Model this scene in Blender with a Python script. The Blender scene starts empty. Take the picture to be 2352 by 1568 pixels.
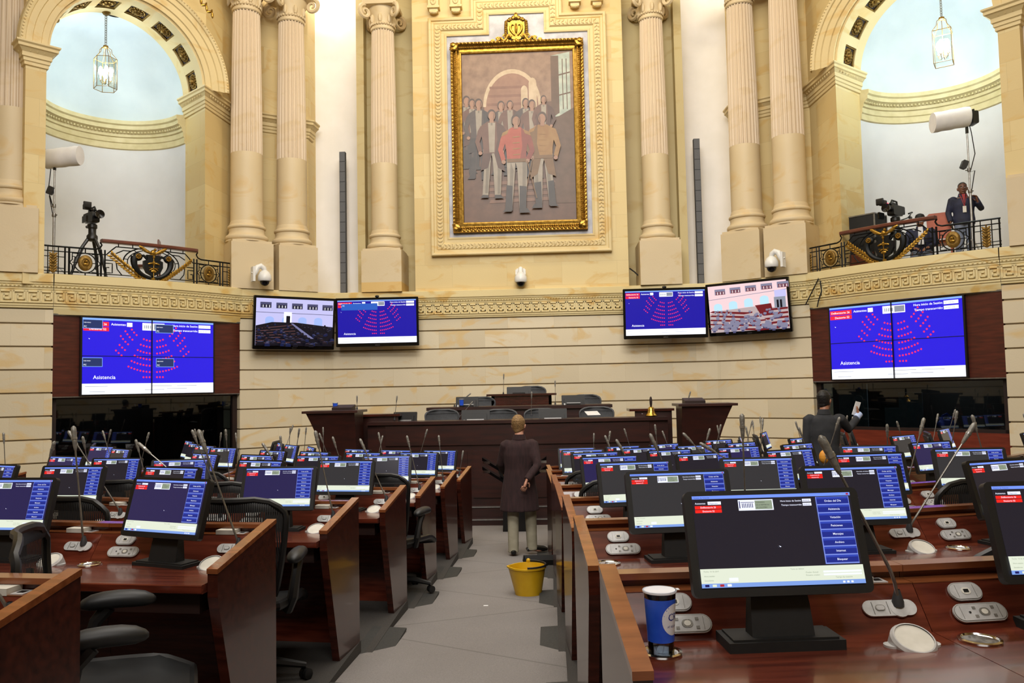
import bpy, bmesh, math, random
from mathutils import Vector, Matrix, Euler
random.seed(7)
S = bpy.context.scene
COL = S.collection
PI = math.pi
R_ = math.radians

# ---------------------------------------------------------------- camera
FPX, CXP, CYP = 1860.0, 1176.0, 784.0
CAM = Vector((0.61, 0.0, 2.25))
_y = math.atan(87 / FPX); _p = math.atan(108 / FPX); _a = 0.0205
FW = Vector((-math.sin(_y) * math.cos(_p), math.cos(_y) * math.cos(_p), math.sin(_p)))
_r0 = Vector((math.cos(_y), math.sin(_y), 0)); _u0 = _r0.cross(FW)
RT = math.cos(_a) * _r0 - math.sin(_a) * _u0
UP = math.sin(_a) * _r0 + math.cos(_a) * _u0
cd = bpy.data.cameras.new('camera'); cam = bpy.data.objects.new('camera', cd); COL.objects.link(cam)
cd.sensor_width = 36.0; cd.lens = FPX / 2352 * 36.0; cd.clip_start = 0.05; cd.clip_end = 200
M = Matrix((RT, UP, -FW)).transposed().to_4x4(); M.translation = CAM
cam.matrix_world = M
S.camera = cam

def _ray(px, py): return FW + RT * ((px - CXP) / FPX) - UP * ((py - CYP) / FPX)
def at(px, py, Y):                       # point of the hall at depth Y that the photo shows at (px, py)
    d = _ray(px, py); return CAM + d * (Y / d.y)
def atz(px, py, z):
    d = _ray(px, py); return CAM + d * ((z - CAM.z) / d.z)
def atpl(px, py, p, q):                  # on the vertical plane through plan points p, q
    d = _ray(px, py); n = Vector((-(q[1] - p[1]), q[0] - p[0]))
    t = (n.x * (p[0] - CAM.x) + n.y * (p[1] - CAM.y)) / (n.x * d.x + n.y * d.y)
    return CAM + d * t

# ---------------------------------------------------------------- world, lights, exposure
def s(h):
    h = h.lstrip('#'); o = []
    for i in (0, 2, 4):
        c = int(h[i:i + 2], 16) / 255
        o.append(c / 12.92 if c <= .04045 else ((c + .055) / 1.055) ** 2.4)
    return (o[0], o[1], o[2], 1.0)
W = bpy.data.worlds.new('world'); S.world = W; W.use_nodes = True
W.node_tree.nodes['Background'].inputs[0].default_value = (.8, .75, .65, 1)
W.node_tree.nodes['Background'].inputs[1].default_value = 0.05
vs = S.view_settings
vs.view_transform = 'Standard'; vs.look = 'None'; vs.gamma = 1.0; vs.exposure = 0.32; vs.use_curve_mapping = False
S.cycles.use_denoising = True; S.cycles.adaptive_threshold = .02
S.cycles.max_bounces = 7; S.cycles.diffuse_bounces = 4; S.cycles.glossy_bounces = 4; S.cycles.transparent_max_bounces = 12
S.cycles.sample_clamp_indirect = 6.0
S.cycles.caustics_reflective = False; S.cycles.caustics_refractive = False

def area(name, loc, tgt, sx, sy, e, col, spread=PI):
    l = bpy.data.lights.new(name, 'AREA'); l.shape = 'RECTANGLE'; l.size = sx; l.size_y = sy; l.energy = e; l.color = col; l.spread = spread
    o = bpy.data.objects.new(name, l); COL.objects.link(o); o.location = loc
    o.rotation_euler = (Vector(tgt) - Vector(loc)).to_track_quat('-Z', 'Y').to_euler()
    return o
WARM = (1.0, .86, .62); NEUT = (1.0, .95, .88); COOL = (.92, .96, 1.0)
area('skylight', (0, 7.0, 12.7), (0, 7.2, 0), 7, 9, 800, NEUT)
area('front_fill', (0, 2.5, 12.3), (0, 17.5, 3.6), 10, 2.2, 430, (1.0, .96, .91), R_(120))  # added fill that brightens the dais wall from the front, no known fixture
area('rear_fill', (0, -4.5, 11.0), (0, 13.0, 2.0), 9, 2.0, 470, (1.0, .96, .91), R_(140))  # added fill from behind the camera for sides facing it, no known fixture
area('cornice_light_centre', (0, 15.2, 12.4), (0, 18.3, 8.4), 4.0, .5, 130, WARM)
for sg in (-1, 1):
    area('cornice_light_side', (sg * 4.6, 13.6, 12.4), (sg * 6.0, 17.0, 8.0), 2.4, .5, 60, WARM)
    area('recess_light', (sg * 4.75, 18.55, 12.5), (sg * 4.75, 19.2, 6.0), 1.2, .25, 40 if sg < 0 else 14, (1.0, .97, .92))

# ---------------------------------------------------------------- materials
MATS = {}
def _new(name):
    m = bpy.data.materials.new(name); m.use_nodes = True; MATS[name] = m
    nt = m.node_tree; b = nt.nodes['Principled BSDF']
    return m, nt, b
def _n(nt, t, **k):
    n = nt.nodes.new(t)
    for a, v in k.items(): setattr(n, a, v)
    return n
def mat(name, c1, c2=None, rough=.5, metal=0, scale=8, bump=0, coat=0, em=None, es=0, alpha=1, stretch=None, spec=None):
    m, nt, b = _new(name)
    b.inputs['Roughness'].default_value = rough; b.inputs['Metallic'].default_value = metal
    b.inputs['Coat Weight'].default_value = coat; b.inputs['Coat Roughness'].default_value = .08
    if spec is not None: b.inputs['Specular IOR Level'].default_value = spec
    if c2 is None: c2 = c1
    tc = _n(nt, 'ShaderNodeTexCoord'); mp = _n(nt, 'ShaderNodeMapping'); nz = _n(nt, 'ShaderNodeTexNoise')
    mp.inputs['Scale'].default_value = stretch or (1, 1, 1)
    nz.inputs['Scale'].default_value = scale; nz.inputs['Detail'].default_value = 5
    nt.links.new(tc.outputs['Object'], mp.inputs[0]); nt.links.new(mp.outputs[0], nz.inputs['Vector'])
    cr = _n(nt, 'ShaderNodeValToRGB'); cr.color_ramp.elements[0].color = s(c1); cr.color_ramp.elements[1].color = s(c2)
    cr.color_ramp.elements[0].position = .35; cr.color_ramp.elements[1].position = .68
    nt.links.new(nz.outputs[0], cr.inputs[0]); nt.links.new(cr.outputs[0], b.inputs['Base Color'])
    if bump:
        bp = _n(nt, 'ShaderNodeBump'); bp.inputs['Strength'].default_value = bump; bp.inputs['Distance'].default_value = .02
        nt.links.new(nz.outputs[0], bp.inputs['Height']); nt.links.new(bp.outputs[0], b.inputs['Normal'])
    if em:
        b.inputs['Emission Color'].default_value = s(em); b.inputs['Emission Strength'].default_value = es
    if alpha < 1: b.inputs['Alpha'].default_value = alpha
    return m
def lit(name, c, e=1.0):                  # picture elements of a lit screen
    m, nt, b = _new(name)
    b.inputs['Base Color'].default_value = (.004, .004, .005, 1); b.inputs['Roughness'].default_value = .22
    b.inputs['Emission Color'].default_value = s(c); b.inputs['Emission Strength'].default_value = e
    return m
def stone(name, c1, c2, vein, blocks, rough=.55):
    m, nt, b = _new(name); L = nt.links.new
    b.inputs['Roughness'].default_value = rough
    tc = _n(nt, 'ShaderNodeTexCoord')
    n1 = _n(nt, 'ShaderNodeTexNoise'); n1.inputs['Scale'].default_value = .55; n1.inputs['Detail'].default_value = 3
    n2 = _n(nt, 'ShaderNodeTexNoise'); n2.inputs['Scale'].default_value = .9; n2.inputs['Detail'].default_value = 4; n2.inputs['Distortion'].default_value = 1.6
    n3 = _n(nt, 'ShaderNodeTexNoise'); n3.inputs['Scale'].default_value = 34; n3.inputs['Detail'].default_value = 4
    mp = _n(nt, 'ShaderNodeMapping'); mp.inputs['Rotation'].default_value = (.5, .55, .3); mp.inputs['Scale'].default_value = (1, 1, 2.2)
    L(tc.outputs['Object'], n1.inputs['Vector']); L(tc.outputs['Object'], mp.inputs[0]); L(tc.outputs['Object'], n3.inputs['Vector'])
    base = n1.outputs[0]
    off = None
    if blocks:
        br = _n(nt, 'ShaderNodeTexBrick'); br.offset = .5
        br.inputs['Scale'].default_value = 1; br.inputs['Brick Width'].default_value = blocks[0]; br.inputs['Row Height'].default_value = blocks[1]
        br.inputs['Mortar Size'].default_value = blocks[2]; br.inputs['Mortar Smooth'].default_value = .3
        br.inputs['Color1'].default_value = (0, 0, 0, 1); br.inputs['Color2'].default_value = (1, 1, 1, 1); br.inputs['Mortar'].default_value = (.5, .5, .5, 1)
        mu = _n(nt, 'ShaderNodeMapping'); mu.inputs['Location'].default_value = (0, blocks[3], 0)
        L(tc.outputs['UV'], mu.inputs[0]); L(mu.outputs[0], br.inputs['Vector'])
        mx = _n(nt, 'ShaderNodeMix', data_type='FLOAT'); mx.inputs[0].default_value = .5
        L(n1.outputs[0], mx.inputs[2]); L(br.outputs['Color'], mx.inputs[3]); base = mx.outputs[0]
        ad = _n(nt, 'ShaderNodeVectorMath', operation='SCALE'); ad.inputs['Scale'].default_value = 3.7
        L(br.outputs['Color'], ad.inputs[0])
        a2 = _n(nt, 'ShaderNodeVectorMath', operation='ADD'); L(mp.outputs[0], a2.inputs[0]); L(ad.outputs[0], a2.inputs[1])
        L(a2.outputs[0], n2.inputs['Vector'])
    else:
        L(mp.outputs[0], n2.inputs['Vector'])
    cr = _n(nt, 'ShaderNodeValToRGB'); cr.color_ramp.elements[0].color = s(c1); cr.color_ramp.elements[1].color = s(c2)
    cr.color_ramp.elements[0].position = .3; cr.color_ramp.elements[1].position = .7
    L(base, cr.inputs[0])
    vr = _n(nt, 'ShaderNodeValToRGB'); vr.color_ramp.elements[0].position = .55; vr.color_ramp.elements[1].position = .66
    vr.color_ramp.elements[0].color = (0, 0, 0, 1); vr.color_ramp.elements[1].color = (.75, .75, .75, 1)
    L(n2.outputs[0], vr.inputs[0])
    mv = _n(nt, 'ShaderNodeMix', data_type='RGBA'); mv.inputs[7].default_value = s(vein)
    L(vr.outputs[0], mv.inputs[0]); L(cr.outputs[0], mv.inputs[6])
    out = mv.outputs[2]
    if blocks and blocks[2] > 0:
        mm = _n(nt, 'ShaderNodeMix', data_type='RGBA'); mm.inputs[7].default_value = s('9c8b66')
        sc = _n(nt, 'ShaderNodeMath', operation='MULTIPLY'); sc.inputs[1].default_value = .35
        L(br.outputs['Fac'], sc.inputs[0]); L(sc.outputs[0], mm.inputs[0]); L(out, mm.inputs[6]); out = mm.outputs[2]
    L(out, b.inputs['Base Color'])
    bp = _n(nt, 'ShaderNodeBump'); bp.inputs['Strength'].default_value = .12; bp.inputs['Distance'].default_value = .01
    L(n3.outputs[0], bp.inputs['Height']); L(bp.outputs[0], b.inputs['Normal'])
    return m
stone('stone_lower', 'd0c3a6', 'ddd0b3', 'd6b77c', (1.05, .4185, .002, -.2475))
stone('stone_upper', 'd2ba82', 'dcc893', 'd2b06c', (1.25, .52, .003, .1))
stone('stone_plain', 'd2bc88', 'dcc998', 'd0ae6c', None)
stone('stone_frieze', 'd9c68f', 'e4d4a2', 'd2a850', None)
stone('stone_pale', 'cbb894', 'd6c5a2', 'c8ae7c', None)
stone('stone_column', 'd0bd98', 'dac8a4', 'd0b482', None)
stone('stone_flute', 'd2bfa4', 'dccab0', 'd2bd9a', None)
stone('stone_olive', 'c0ad7a', 'cabb8a', 'b89f66', None)
stone('stone_ochre', 'd0aa62', 'dab977', 'c99a4c', None)
mat('groove', '6d5d42', '75654a', .9)
mat('plaster', 'd0d1d3', 'd6d7d9', .8, scale=2)
mat('plaster_blue', 'c2ccd0', 'cdd6d9', .8, scale=1.5)
mat('plaster_white', 'efece6', 'f5f2ee', .8, scale=2)
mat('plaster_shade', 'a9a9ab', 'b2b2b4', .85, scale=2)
mat('stone_cornice', 'c6b98a', 'd3c79c', .6, scale=6, bump=.1)
mat('marble_grey', 'a3a3ac', 'c2c2cb', .4, scale=5)
mat('wood_top', '46190e', '6a2f1f', .24, scale=3.2, stretch=(1, 9, 9), coat=.45)
mat('wood', '2e120b', '4a2016', .26, scale=3.2, stretch=(1, 9, 9), coat=.45)
mat('wood_panel', '3d170e', '5a2416', .38, scale=2.6, stretch=(1, 1, 8), coat=.15)
mat('wood_red', '65281a', '7a3422', .35, scale=2.4, stretch=(1, 1, 8), coat=.2)
mat('wood_dais', '230d09', '35140d', .42, scale=2.2, stretch=(1, 1, 6), coat=.2)
mat('wood_trim', '6f3e22', '8c5230', .22, scale=4, stretch=(1, 6, 6), coat=.5)  # lighter tone has the gloss of light on the trims painted in
mat('wood_dark', '1c0d0a', '27120d', .5, scale=3)
mat('wood_rail', '5a2b1c', '6d3827', .35, scale=4, coat=.2)
mat('black', '070707', '0b0b0b', .42, scale=30)
mat('black_gloss', '050506', '080809', .16, scale=20)
mat('black_matte', '0a0a0b', '101011', .7, scale=30)
mat('grey_dark', '2c2d30', '34363a', .55, scale=20)
mat('iron', '0d0f10', '15181a', .45, metal=.5, scale=20)
mat('gold', '8c6a26', 'b08a3a', .38, metal=.85, scale=24, bump=.15)
mat('gilt', '8a6826', 'ba9447', .33, metal=.9, scale=16, bump=.1)
mat('gold_dull', '6e5424', '8c6d31', .5, metal=.7, scale=24, bump=.2)
mat('brass', 'b08d3c', 'd0ad55', .25, metal=1, scale=20)
mat('steel', '9a9a98', 'b4b4b2', .32, metal=.8, scale=20)
mat('steel_dark', '7c7a76', '93918d', .35, metal=.8, scale=20)
mat('chrome', 'd4d4d2', 'e2e2e0', .12, metal=1, scale=20)
mat('silver', 'b4b4b4', 'c4c4c4', .42, metal=.2, scale=40)
mat('silver_dark', '77756f', '8c8a84', .45, metal=.4, scale=60, bump=.2)
mat('white_box', 'c9c6bb', 'd6d3c9', .5, scale=20)
mat('white_plastic', 'dededa', 'e8e8e5', .35, scale=10)
mat('paper', 'd5d5d5', 'e6e6e6', .7, scale=5)
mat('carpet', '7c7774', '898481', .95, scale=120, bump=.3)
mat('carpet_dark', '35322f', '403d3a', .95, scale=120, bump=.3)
mat('rubber', '2b2b2a', '363634', .7, scale=60)
mat('chair_black', '0b0b0c', '121213', .45, scale=20)
mat('chair_pad', '131416', '1b1d1f', .5, scale=10)
mat('chair_grey', '404246', '4c4e52', .55, scale=10)
mat('bucket', 'c79a10', 'd6ab1d', .4, scale=6)
mat('skin_light', 'b58068', 'c4917a', .55, scale=20)
mat('skin_dark', '5d3a2a', '6d4734', .5, scale=20)
mat('skin_mid', '8a5c44', '996a50', .5, scale=20)
mat('hair_blond', '6d5232', '9a7a4c', .65, scale=70, bump=.5)
mat('hair_black', '0c0a09', '15120f', .55, scale=70, bump=.4)
mat('coat_brown', '241214', '331d1e', .9, scale=6, stretch=(5, 5, 1), bump=.25)
mat('suit', '202124', '2a2b2f', .85, scale=10, bump=.15)
mat('khaki', '8c8672', '9c9682', .9, scale=10, bump=.15)
mat('navy', '15192f', '1e2440', .75, scale=8, bump=.2)
mat('jeans', '6b7488', '7c869b', .9, scale=12, bump=.2)
mat('shirt_blue', '9db0d8', 'b4c4e4', .8, scale=10)
mat('shirt_white', 'cfd0d4', 'dcdde0', .8, scale=10)
mat('shirt_red', '8c2a2e', '9c3a3c', .8, scale=10)
mat('shoe', '090808', '100f0e', .3, scale=10)
mat('cup_blue', '2450cc', '3766e0', .3, scale=14)
mat('cup_white', 'dfe3ee', 'eceff6', .35, scale=14)
mat('cup_letter', '1f2f86', '24368f', .4)
mat('orange', 'c9821e', 'd89530', .6, scale=8)
mat('orange_wood', '9a4424', 'ab5230', .45, scale=6)
mat('bag_blue', '1c3fae', '2a52c4', .7, scale=10)
mat('softbox', 'd9d8da', 'e6e5e6', .75, scale=4, bump=.15)
mat('lens', '040406', '07070a', .08)
mat('bulb', 'ffffff', None, .4, em='f2f8ff', es=26)
mat('lamp_red', '400404', None, .4, em='ff3050', es=4)
def glassmat(name, tint, rough, fac):
    m, nt, b = _new(name); L = nt.links.new
    out = nt.nodes['Material Output']
    tr = _n(nt, 'ShaderNodeBsdfTransparent'); tr.inputs[0].default_value = s(tint)
    gl = _n(nt, 'ShaderNodeBsdfGlossy'); gl.inputs['Roughness'].default_value = rough
    fr = _n(nt, 'ShaderNodeFresnel'); fr.inputs[0].default_value = 1.5
    ma = _n(nt, 'ShaderNodeMath', operation='MULTIPLY'); ma.inputs[1].default_value = fac; ma.use_clamp = True
    L(fr.outputs[0], ma.inputs[0])
    mx = _n(nt, 'ShaderNodeMixShader'); L(ma.outputs[0], mx.inputs[0]); L(tr.outputs[0], mx.inputs[1]); L(gl.outputs[0], mx.inputs[2])
    L(mx.outputs[0], out.inputs[0])
    return m
glassmat('glass_clear', 'eef4f2', .03, .35)
glassmat('glass_booth', '7d8a8c', .02, 1.6)
glassmat('cup_clear', 'dfe6ee', .05, 1.6)
def meshmat():                            # woven pellicle of the office chairs
    m, nt, b = _new('chair_mesh'); L = nt.links.new
    b.inputs['Base Color'].default_value = s('121214'); b.inputs['Roughness'].default_value = .6
    tc = _n(nt, 'ShaderNodeTexCoord'); wv = _n(nt, 'ShaderNodeTexWave', bands_direction='X')
    wv.inputs['Scale'].default_value = 28
    L(tc.outputs['Object'], wv.inputs['Vector'])
    gt = _n(nt, 'ShaderNodeMath', operation='GREATER_THAN'); gt.inputs[1].default_value = .2
    L(wv.outputs['Fac'], gt.inputs[0]); L(gt.outputs[0], b.inputs['Alpha'])
    return m
meshmat()
mat('chair_mesh_grey', '3c3e42', '46484c', .6, scale=40)
def carpetmat():
    m = MATS['carpet']; nt = m.node_tree; b = nt.nodes['Principled BSDF']; L = nt.links.new
    src = b.inputs['Base Color'].links[0].from_socket
    tc = _n(nt, 'ShaderNodeTexCoord'); out = src
    for ang, sc, th in ((R_(32), .62, .012), (R_(-28), .5, .010)):
        mp = _n(nt, 'ShaderNodeMapping'); mp.inputs['Rotation'].default_value = (0, 0, ang)
        L(tc.outputs['Object'], mp.inputs[0])
        sx = _n(nt, 'ShaderNodeSeparateXYZ'); L(mp.outputs[0], sx.inputs[0])
        a = _n(nt, 'ShaderNodeMath', operation='MULTIPLY'); a.inputs[1].default_value = sc; L(sx.outputs[1], a.inputs[0])
        f = _n(nt, 'ShaderNodeMath', operation='FRACT'); L(a.outputs[0], f.inputs[0])
        l = _n(nt, 'ShaderNodeMath', operation='LESS_THAN'); l.inputs[1].default_value = th; L(f.outputs[0], l.inputs[0])
        q = _n(nt, 'ShaderNodeMath', operation='MULTIPLY'); q.inputs[1].default_value = .5; L(l.outputs[0], q.inputs[0])
        mx = _n(nt, 'ShaderNodeMix', data_type='RGBA'); mx.inputs[7].default_value = s('57524e')
        L(q.outputs[0], mx.inputs[0]); L(out, mx.inputs[6]); out = mx.outputs[2]
    n = _n(nt, 'ShaderNodeTexNoise'); n.inputs['Scale'].default_value = 1.3; L(tc.outputs['Object'], n.inputs['Vector'])
    mx = _n(nt, 'ShaderNodeMix', data_type='RGBA', blend_type='MULTIPLY'); mx.inputs[0].default_value = .22
    L(out, mx.inputs[6]); L(n.outputs[0], mx.inputs[7]); L(mx.outputs[2], b.inputs['Base Color'])
carpetmat()

# ---------------------------------------------------------------- mesh builder
class MB:
    def __init__(self): self.v = []; self.f = []; self.mi = []; self.uv = []; self.m = 0; self.T = None
    def p(self, q):
        if self.T is not None: q = self.T @ Vector(q)
        self.v.append((q[0], q[1], q[2])); return len(self.v) - 1
    def face(self, ids, uv=None): self.f.append(tuple(ids)); self.mi.append(self.m); self.uv.append(uv)
    def poly(self, pts, uv=None): self.face([self.p(q) for q in pts], uv)
    def box(self, a, b):
        x0, y0, z0 = a; x1, y1, z1 = b
        i = [self.p(q) for q in ((x0,y0,z0),(x1,y0,z0),(x1,y1,z0),(x0,y1,z0),(x0,y0,z1),(x1,y0,z1),(x1,y1,z1),(x0,y1,z1))]
        for q in ((0,3,2,1),(4,5,6,7),(0,1,5,4),(1,2,6,5),(2,3,7,6),(3,0,4,7)): self.face([i[k] for k in q])
    def cbox(self, c, d): self.box([c[k] - d[k] / 2 for k in range(3)], [c[k] + d[k] / 2 for k in range(3)])
    def rbox(self, c, d, r, rot=None, n=3):           # rounded in its own XZ outline, extruded along Y
        old = self.T
        t = Matrix.Translation(c)
        if rot is not None: t = t @ Euler(rot).to_matrix().to_4x4()
        self.T = t if old is None else old @ t
        pts = rrect(d[0], d[2], r, n)
        self.prism([(x, z) for x, z in pts], 'xz', -d[1] / 2, d[1] / 2)
        self.T = old
    def prism(self, poly, ax, h0, h1):
        def q(a, b, h): return {'xz': (a, h, b), 'xy': (a, b, h), 'yz': (h, a, b)}[ax]
        n = len(poly)
        lo = [self.p(q(a, b, h0)) for a, b in poly]; hi = [self.p(q(a, b, h1)) for a, b in poly]
        self.face(lo[::-1]); self.face(hi)
        for i in range(n): self.face((lo[i], lo[(i + 1) % n], hi[(i + 1) % n], hi[i]))
    def loft(self, rings, cap=True, closed=True):
        ids = [[self.p(q) for q in r] for r in rings]; n = len(ids[0])
        for a, b in zip(ids, ids[1:]):
            for i in range(n if closed else n - 1): self.face((a[i], a[(i + 1) % n], b[(i + 1) % n], b[i]))
        if cap and closed: self.face(ids[0][::-1]); self.face(ids[-1])
        return ids
    def tube(self, path, r, n=8, cap=True, flat=1.0, closed=False):
        P = [Vector(q) for q in path]; m = len(P)
        rr = r if isinstance(r, (list, tuple)) else [r] * m
        rings = []; ref = None
        for i in range(m):
            if closed: t = P[(i + 1) % m] - P[i - 1]
            else: t = P[min(i + 1, m - 1)] - P[max(i - 1, 0)]
            t = t.normalized() if t.length > 1e-9 else Vector((0, 0, 1))
            if ref is None:
                ref = Vector((0, 0, 1)) if abs(t.z) < .9 else Vector((1, 0, 0))
            u = (ref - t * ref.dot(t)); u = u.normalized() if u.length > 1e-6 else t.orthogonal().normalized()
            w = t.cross(u); ref = u
            rings.append([P[i] + (u * math.cos(2 * PI * k / n) * flat + w * math.sin(2 * PI * k / n)) * rr[i] for k in range(n)])
        if closed: rings.append(rings[0])
        self.loft(rings, cap and not closed)
    def bar(self, a, b, w, h=None):                     # square bar between two points
        self.tube([a, b], (w if h is None else max(w, h)) * .7071, 4)
    def lathe(self, prof, n=24, c=(0, 0, 0), a0=0, a1=2 * PI, cap=False):
        full = abs(a1 - a0 - 2 * PI) < 1e-6
        k = n if full else n + 1
        rings = [[(c[0] + r * math.cos(a0 + (a1 - a0) * i / n), c[1] + r * math.sin(a0 + (a1 - a0) * i / n), c[2] + z) for i in range(k)] for r, z in prof]
        self.loft(rings, cap, full)
    def ell(self, c, d, n=12, m=8, rot=None):
        old = self.T
        t = Matrix.Translation(c)
        if rot is not None: t = t @ Euler(rot).to_matrix().to_4x4()
        self.T = t if old is None else old @ t
        self.loft([[(d[0] * math.sin(PI * j / m) * math.cos(2 * PI * i / n), d[1] * math.sin(PI * j / m) * math.sin(2 * PI * i / n), -d[2] * math.cos(PI * j / m)) for i in range(n)]
                   for j in [.02] + list(range(1, m)) + [m - .02]])
        self.T = old
    def sheet(self, fn, nu, nv, th=0):
        g = [[Vector(fn(i / nu, j / nv)) for i in range(nu + 1)] for j in range(nv + 1)]
        ids = [[self.p(q) for q in r] for r in g]
        for j in range(nv):
            for i in range(nu): self.face((ids[j][i], ids[j][i + 1], ids[j + 1][i + 1], ids[j + 1][i]))
    def ring(self, c, r, w, ax='xz', n=24, el=1.0):
        pts = []
        for i in range(n):
            a = 2 * PI * i / n; x = r * math.cos(a); z = r * el * math.sin(a)
            pts.append({'xz': (c[0] + x, c[1], c[2] + z), 'xy': (c[0] + x, c[1] + z, c[2])}[ax])
        self.tube(pts, w, 6, closed=True)
    def map(self, fn, start=0):
        for i in range(start, len(self.v)): self.v[i] = tuple(fn(*self.v[i]))
    def build(self, name, mats, parent=None, smooth=38, loc=None):
        me = bpy.data.meshes.new(name); me.from_pydata(self.v, [], self.f)
        for k in ([mats] if isinstance(mats, str) else mats): me.materials.append(MATS[k])
        me.polygons.foreach_set('material_index', self.mi)
        if any(u is not None for u in self.uv):
            ul = me.uv_layers.new(name='uv'); k = 0
            for f, u in zip(self.f, self.uv):
                for j in range(len(f)): ul.data[k].uv = u[j] if u else (0, 0); k += 1
        bm = bmesh.new(); bm.from_mesh(me); bmesh.ops.recalc_face_normals(bm, faces=bm.faces); bm.to_mesh(me); bm.free()
        if smooth:
            me.polygons.foreach_set('use_smooth', [True] * len(me.polygons))
            try: me.set_sharp_from_angle(angle=R_(smooth))
            except Exception: pass
        me.update()
        return link(name, me, parent, loc)
def link(name, me, parent=None, loc=None):
    o = bpy.data.objects.new(name, me); COL.objects.link(o)
    if parent is not None: o.parent = parent
    if loc is not None: o.location = loc
    return o
def rrect(w, h, r, n=3):
    pts = []
    for cx, cy, a in ((w/2-r, h/2-r, 0), (-w/2+r, h/2-r, 90), (-w/2+r, -h/2+r, 180), (w/2-r, -h/2+r, 270)):
        for k in range(n + 1):
            t = R_(a + 90 * k / n); pts.append((cx + r * math.cos(t), cy + r * math.sin(t)))
    return pts
def thing(name, label, cat, loc=(0, 0, 0), rz=0, group=None):
    o = bpy.data.objects.new(name, None); COL.objects.link(o); o.empty_display_size = .1
    o.location = loc; o.rotation_euler = (0, 0, rz); tag(o, label, cat, group); return o
def tag(o, label, cat, group=None):
    o['label'] = label; o['category'] = cat; o['kind'] = 'thing'
    if group: o['group'] = group
    return o
def struct(o): o['kind'] = 'structure'; return o
def copy_tree(o, parent=None):
    c = o.copy(); COL.objects.link(c); c.parent = parent
    for ch in KIDS.get(o.name, ()): copy_sub(ch, c)
    return c
def copy_sub(o, parent):
    c = o.copy(); COL.objects.link(c); c.parent = parent
    for ch in KIDS.get(o.name, ()): copy_sub(ch, c)
KIDS = {}
def index_kids(root):
    for ch in root.children:
        KIDS.setdefault(root.name, []).append(ch); index_kids(ch)
_FONT = {}
def text_geo(t, h, align='LEFT', bold=0):
    k = (t, align, bold)
    if k not in _FONT:
        c = bpy.data.curves.new('txt', 'FONT'); c.body = t; c.size = 1; c.align_x = align; c.resolution_u = 2; c.offset = bold
        o = bpy.data.objects.new('txt', c); COL.objects.link(o)
        dg = bpy.context.evaluated_depsgraph_get(); dg.update()
        me = bpy.data.meshes.new_from_object(o.evaluated_get(dg))
        _FONT[k] = ([tuple(v.co) for v in me.vertices], [tuple(p.vertices) for p in me.polygons])
        bpy.data.objects.remove(o); bpy.data.curves.remove(c); bpy.data.meshes.remove(me)
    V, F = _FONT[k]
    return [(x * h * 1.38, y * h * 1.38) for x, y, z in V], F
ORD = ['first', 'second', 'third', 'fourth', 'fifth', 'sixth', 'seventh', 'eighth', 'ninth']
# ================================================================ the hall
PL = [(-2.43, 18.3), (-4.32, 18.2), (-6.0, 16.96), (-8.41, 14.28), (-10.6, 13.0), (-12.3, 9.5), (-12.6, 4.0), (-11.6, -2.5), (-8.0, -7.5), (-3.0, -9.5)]
PTS = PL[::-1] + [(-x, y) for x, y in PL]
def offs(pts, d, closed=False):           # offset of a plan polyline, positive towards the hall
    out = []; n = len(pts)
    for i in range(n):
        p = Vector(pts[i]); nr = []
        for a, b in ((i - 1, i), (i, i + 1)):
            if closed: a %= n; b %= n
            if 0 <= a and b < n:
                t = Vector(pts[b]) - Vector(pts[a])
                if t.length > 1e-9:
                    t.normalize(); nr.append(Vector((t.y, -t.x)))
        m = sum(nr, Vector((0, 0))) / len(nr)
        if m.length < 1e-6: m = nr[0]
        m = m / max(m.dot(nr[0]), .3) if len(nr) > 1 else nr[0]
        out.append(p + m * d)
    return out
# PTS runs left to right as seen from the hall with the dais wall ahead, so (t.y, -t.x) points into the hall
def band(mb, pts, prof, closed=False):    # profile of (depth, z) swept along a plan polyline
    lines = [offs(pts, d, closed) for d, z in prof]
    base = pts if not closed else list(pts) + [pts[0]]
    sl = [0]
    for a, b in zip(base, base[1:]): sl.append(sl[-1] + (Vector(b) - Vector(a)).length)
    n = len(pts); sg = n if closed else n - 1
    for (l0, p0), (l1, p1) in zip(zip(lines, prof), zip(lines[1:], prof[1:])):
        for i in range(sg):
            j = (i + 1) % n
            mb.poly([(l0[i].x, l0[i].y, p0[1]), (l0[j].x, l0[j].y, p0[1]), (l1[j].x, l1[j].y, p1[1]), (l1[i].x, l1[i].y, p1[1])],
                    [(sl[i], p0[1]), (sl[i + 1], p0[1]), (sl[i + 1], p1[1]), (sl[i], p1[1])])
CO = .4185; Z0F, Z1F = 3.87, 4.5
def coursed(name, pts, z0=-.3):
    mb = MB(); zs = [3.597 - CO * k for k in range(-1, 11)][::-1]; zs[-1] = Z0F
    for a, b in zip(zs, zs[1:]):
        lo, hi = a + .011, b - .011
        mb.m = 0; band(mb, pts, [(-.02, lo), (0, lo + .008), (0, hi - .008), (-.02, hi)])
        mb.m = 1; band(mb, pts, [(-.02, hi), (-.02, hi + .022)])
    return struct(mb.build(name, ['stone_lower', 'groove'], smooth=0))
def lerp2(a, b, t): return (a[0] + (b[0] - a[0]) * t, a[1] + (b[1] - a[1]) * t)
nP = len(PL)
def nrm(a, b):                            # unit along and outward (away from the hall) of a plan segment read left to right
    t = (Vector(b) - Vector(a)).normalized(); return t, Vector((-t.y, t.x))
P2l, P3l, P4l = PL[2], PL[3], PL[4]
P2r, P3r, P4r = [(-x, y) for x, y in (P2l, P3l, P4l)]
tL, oL = nrm(P3l, P2l); tR, oR = nrm(P2r, P3r)
v2 = lambda p, o, d: (p[0] + o.x * d, p[1] + o.y * d)
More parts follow.
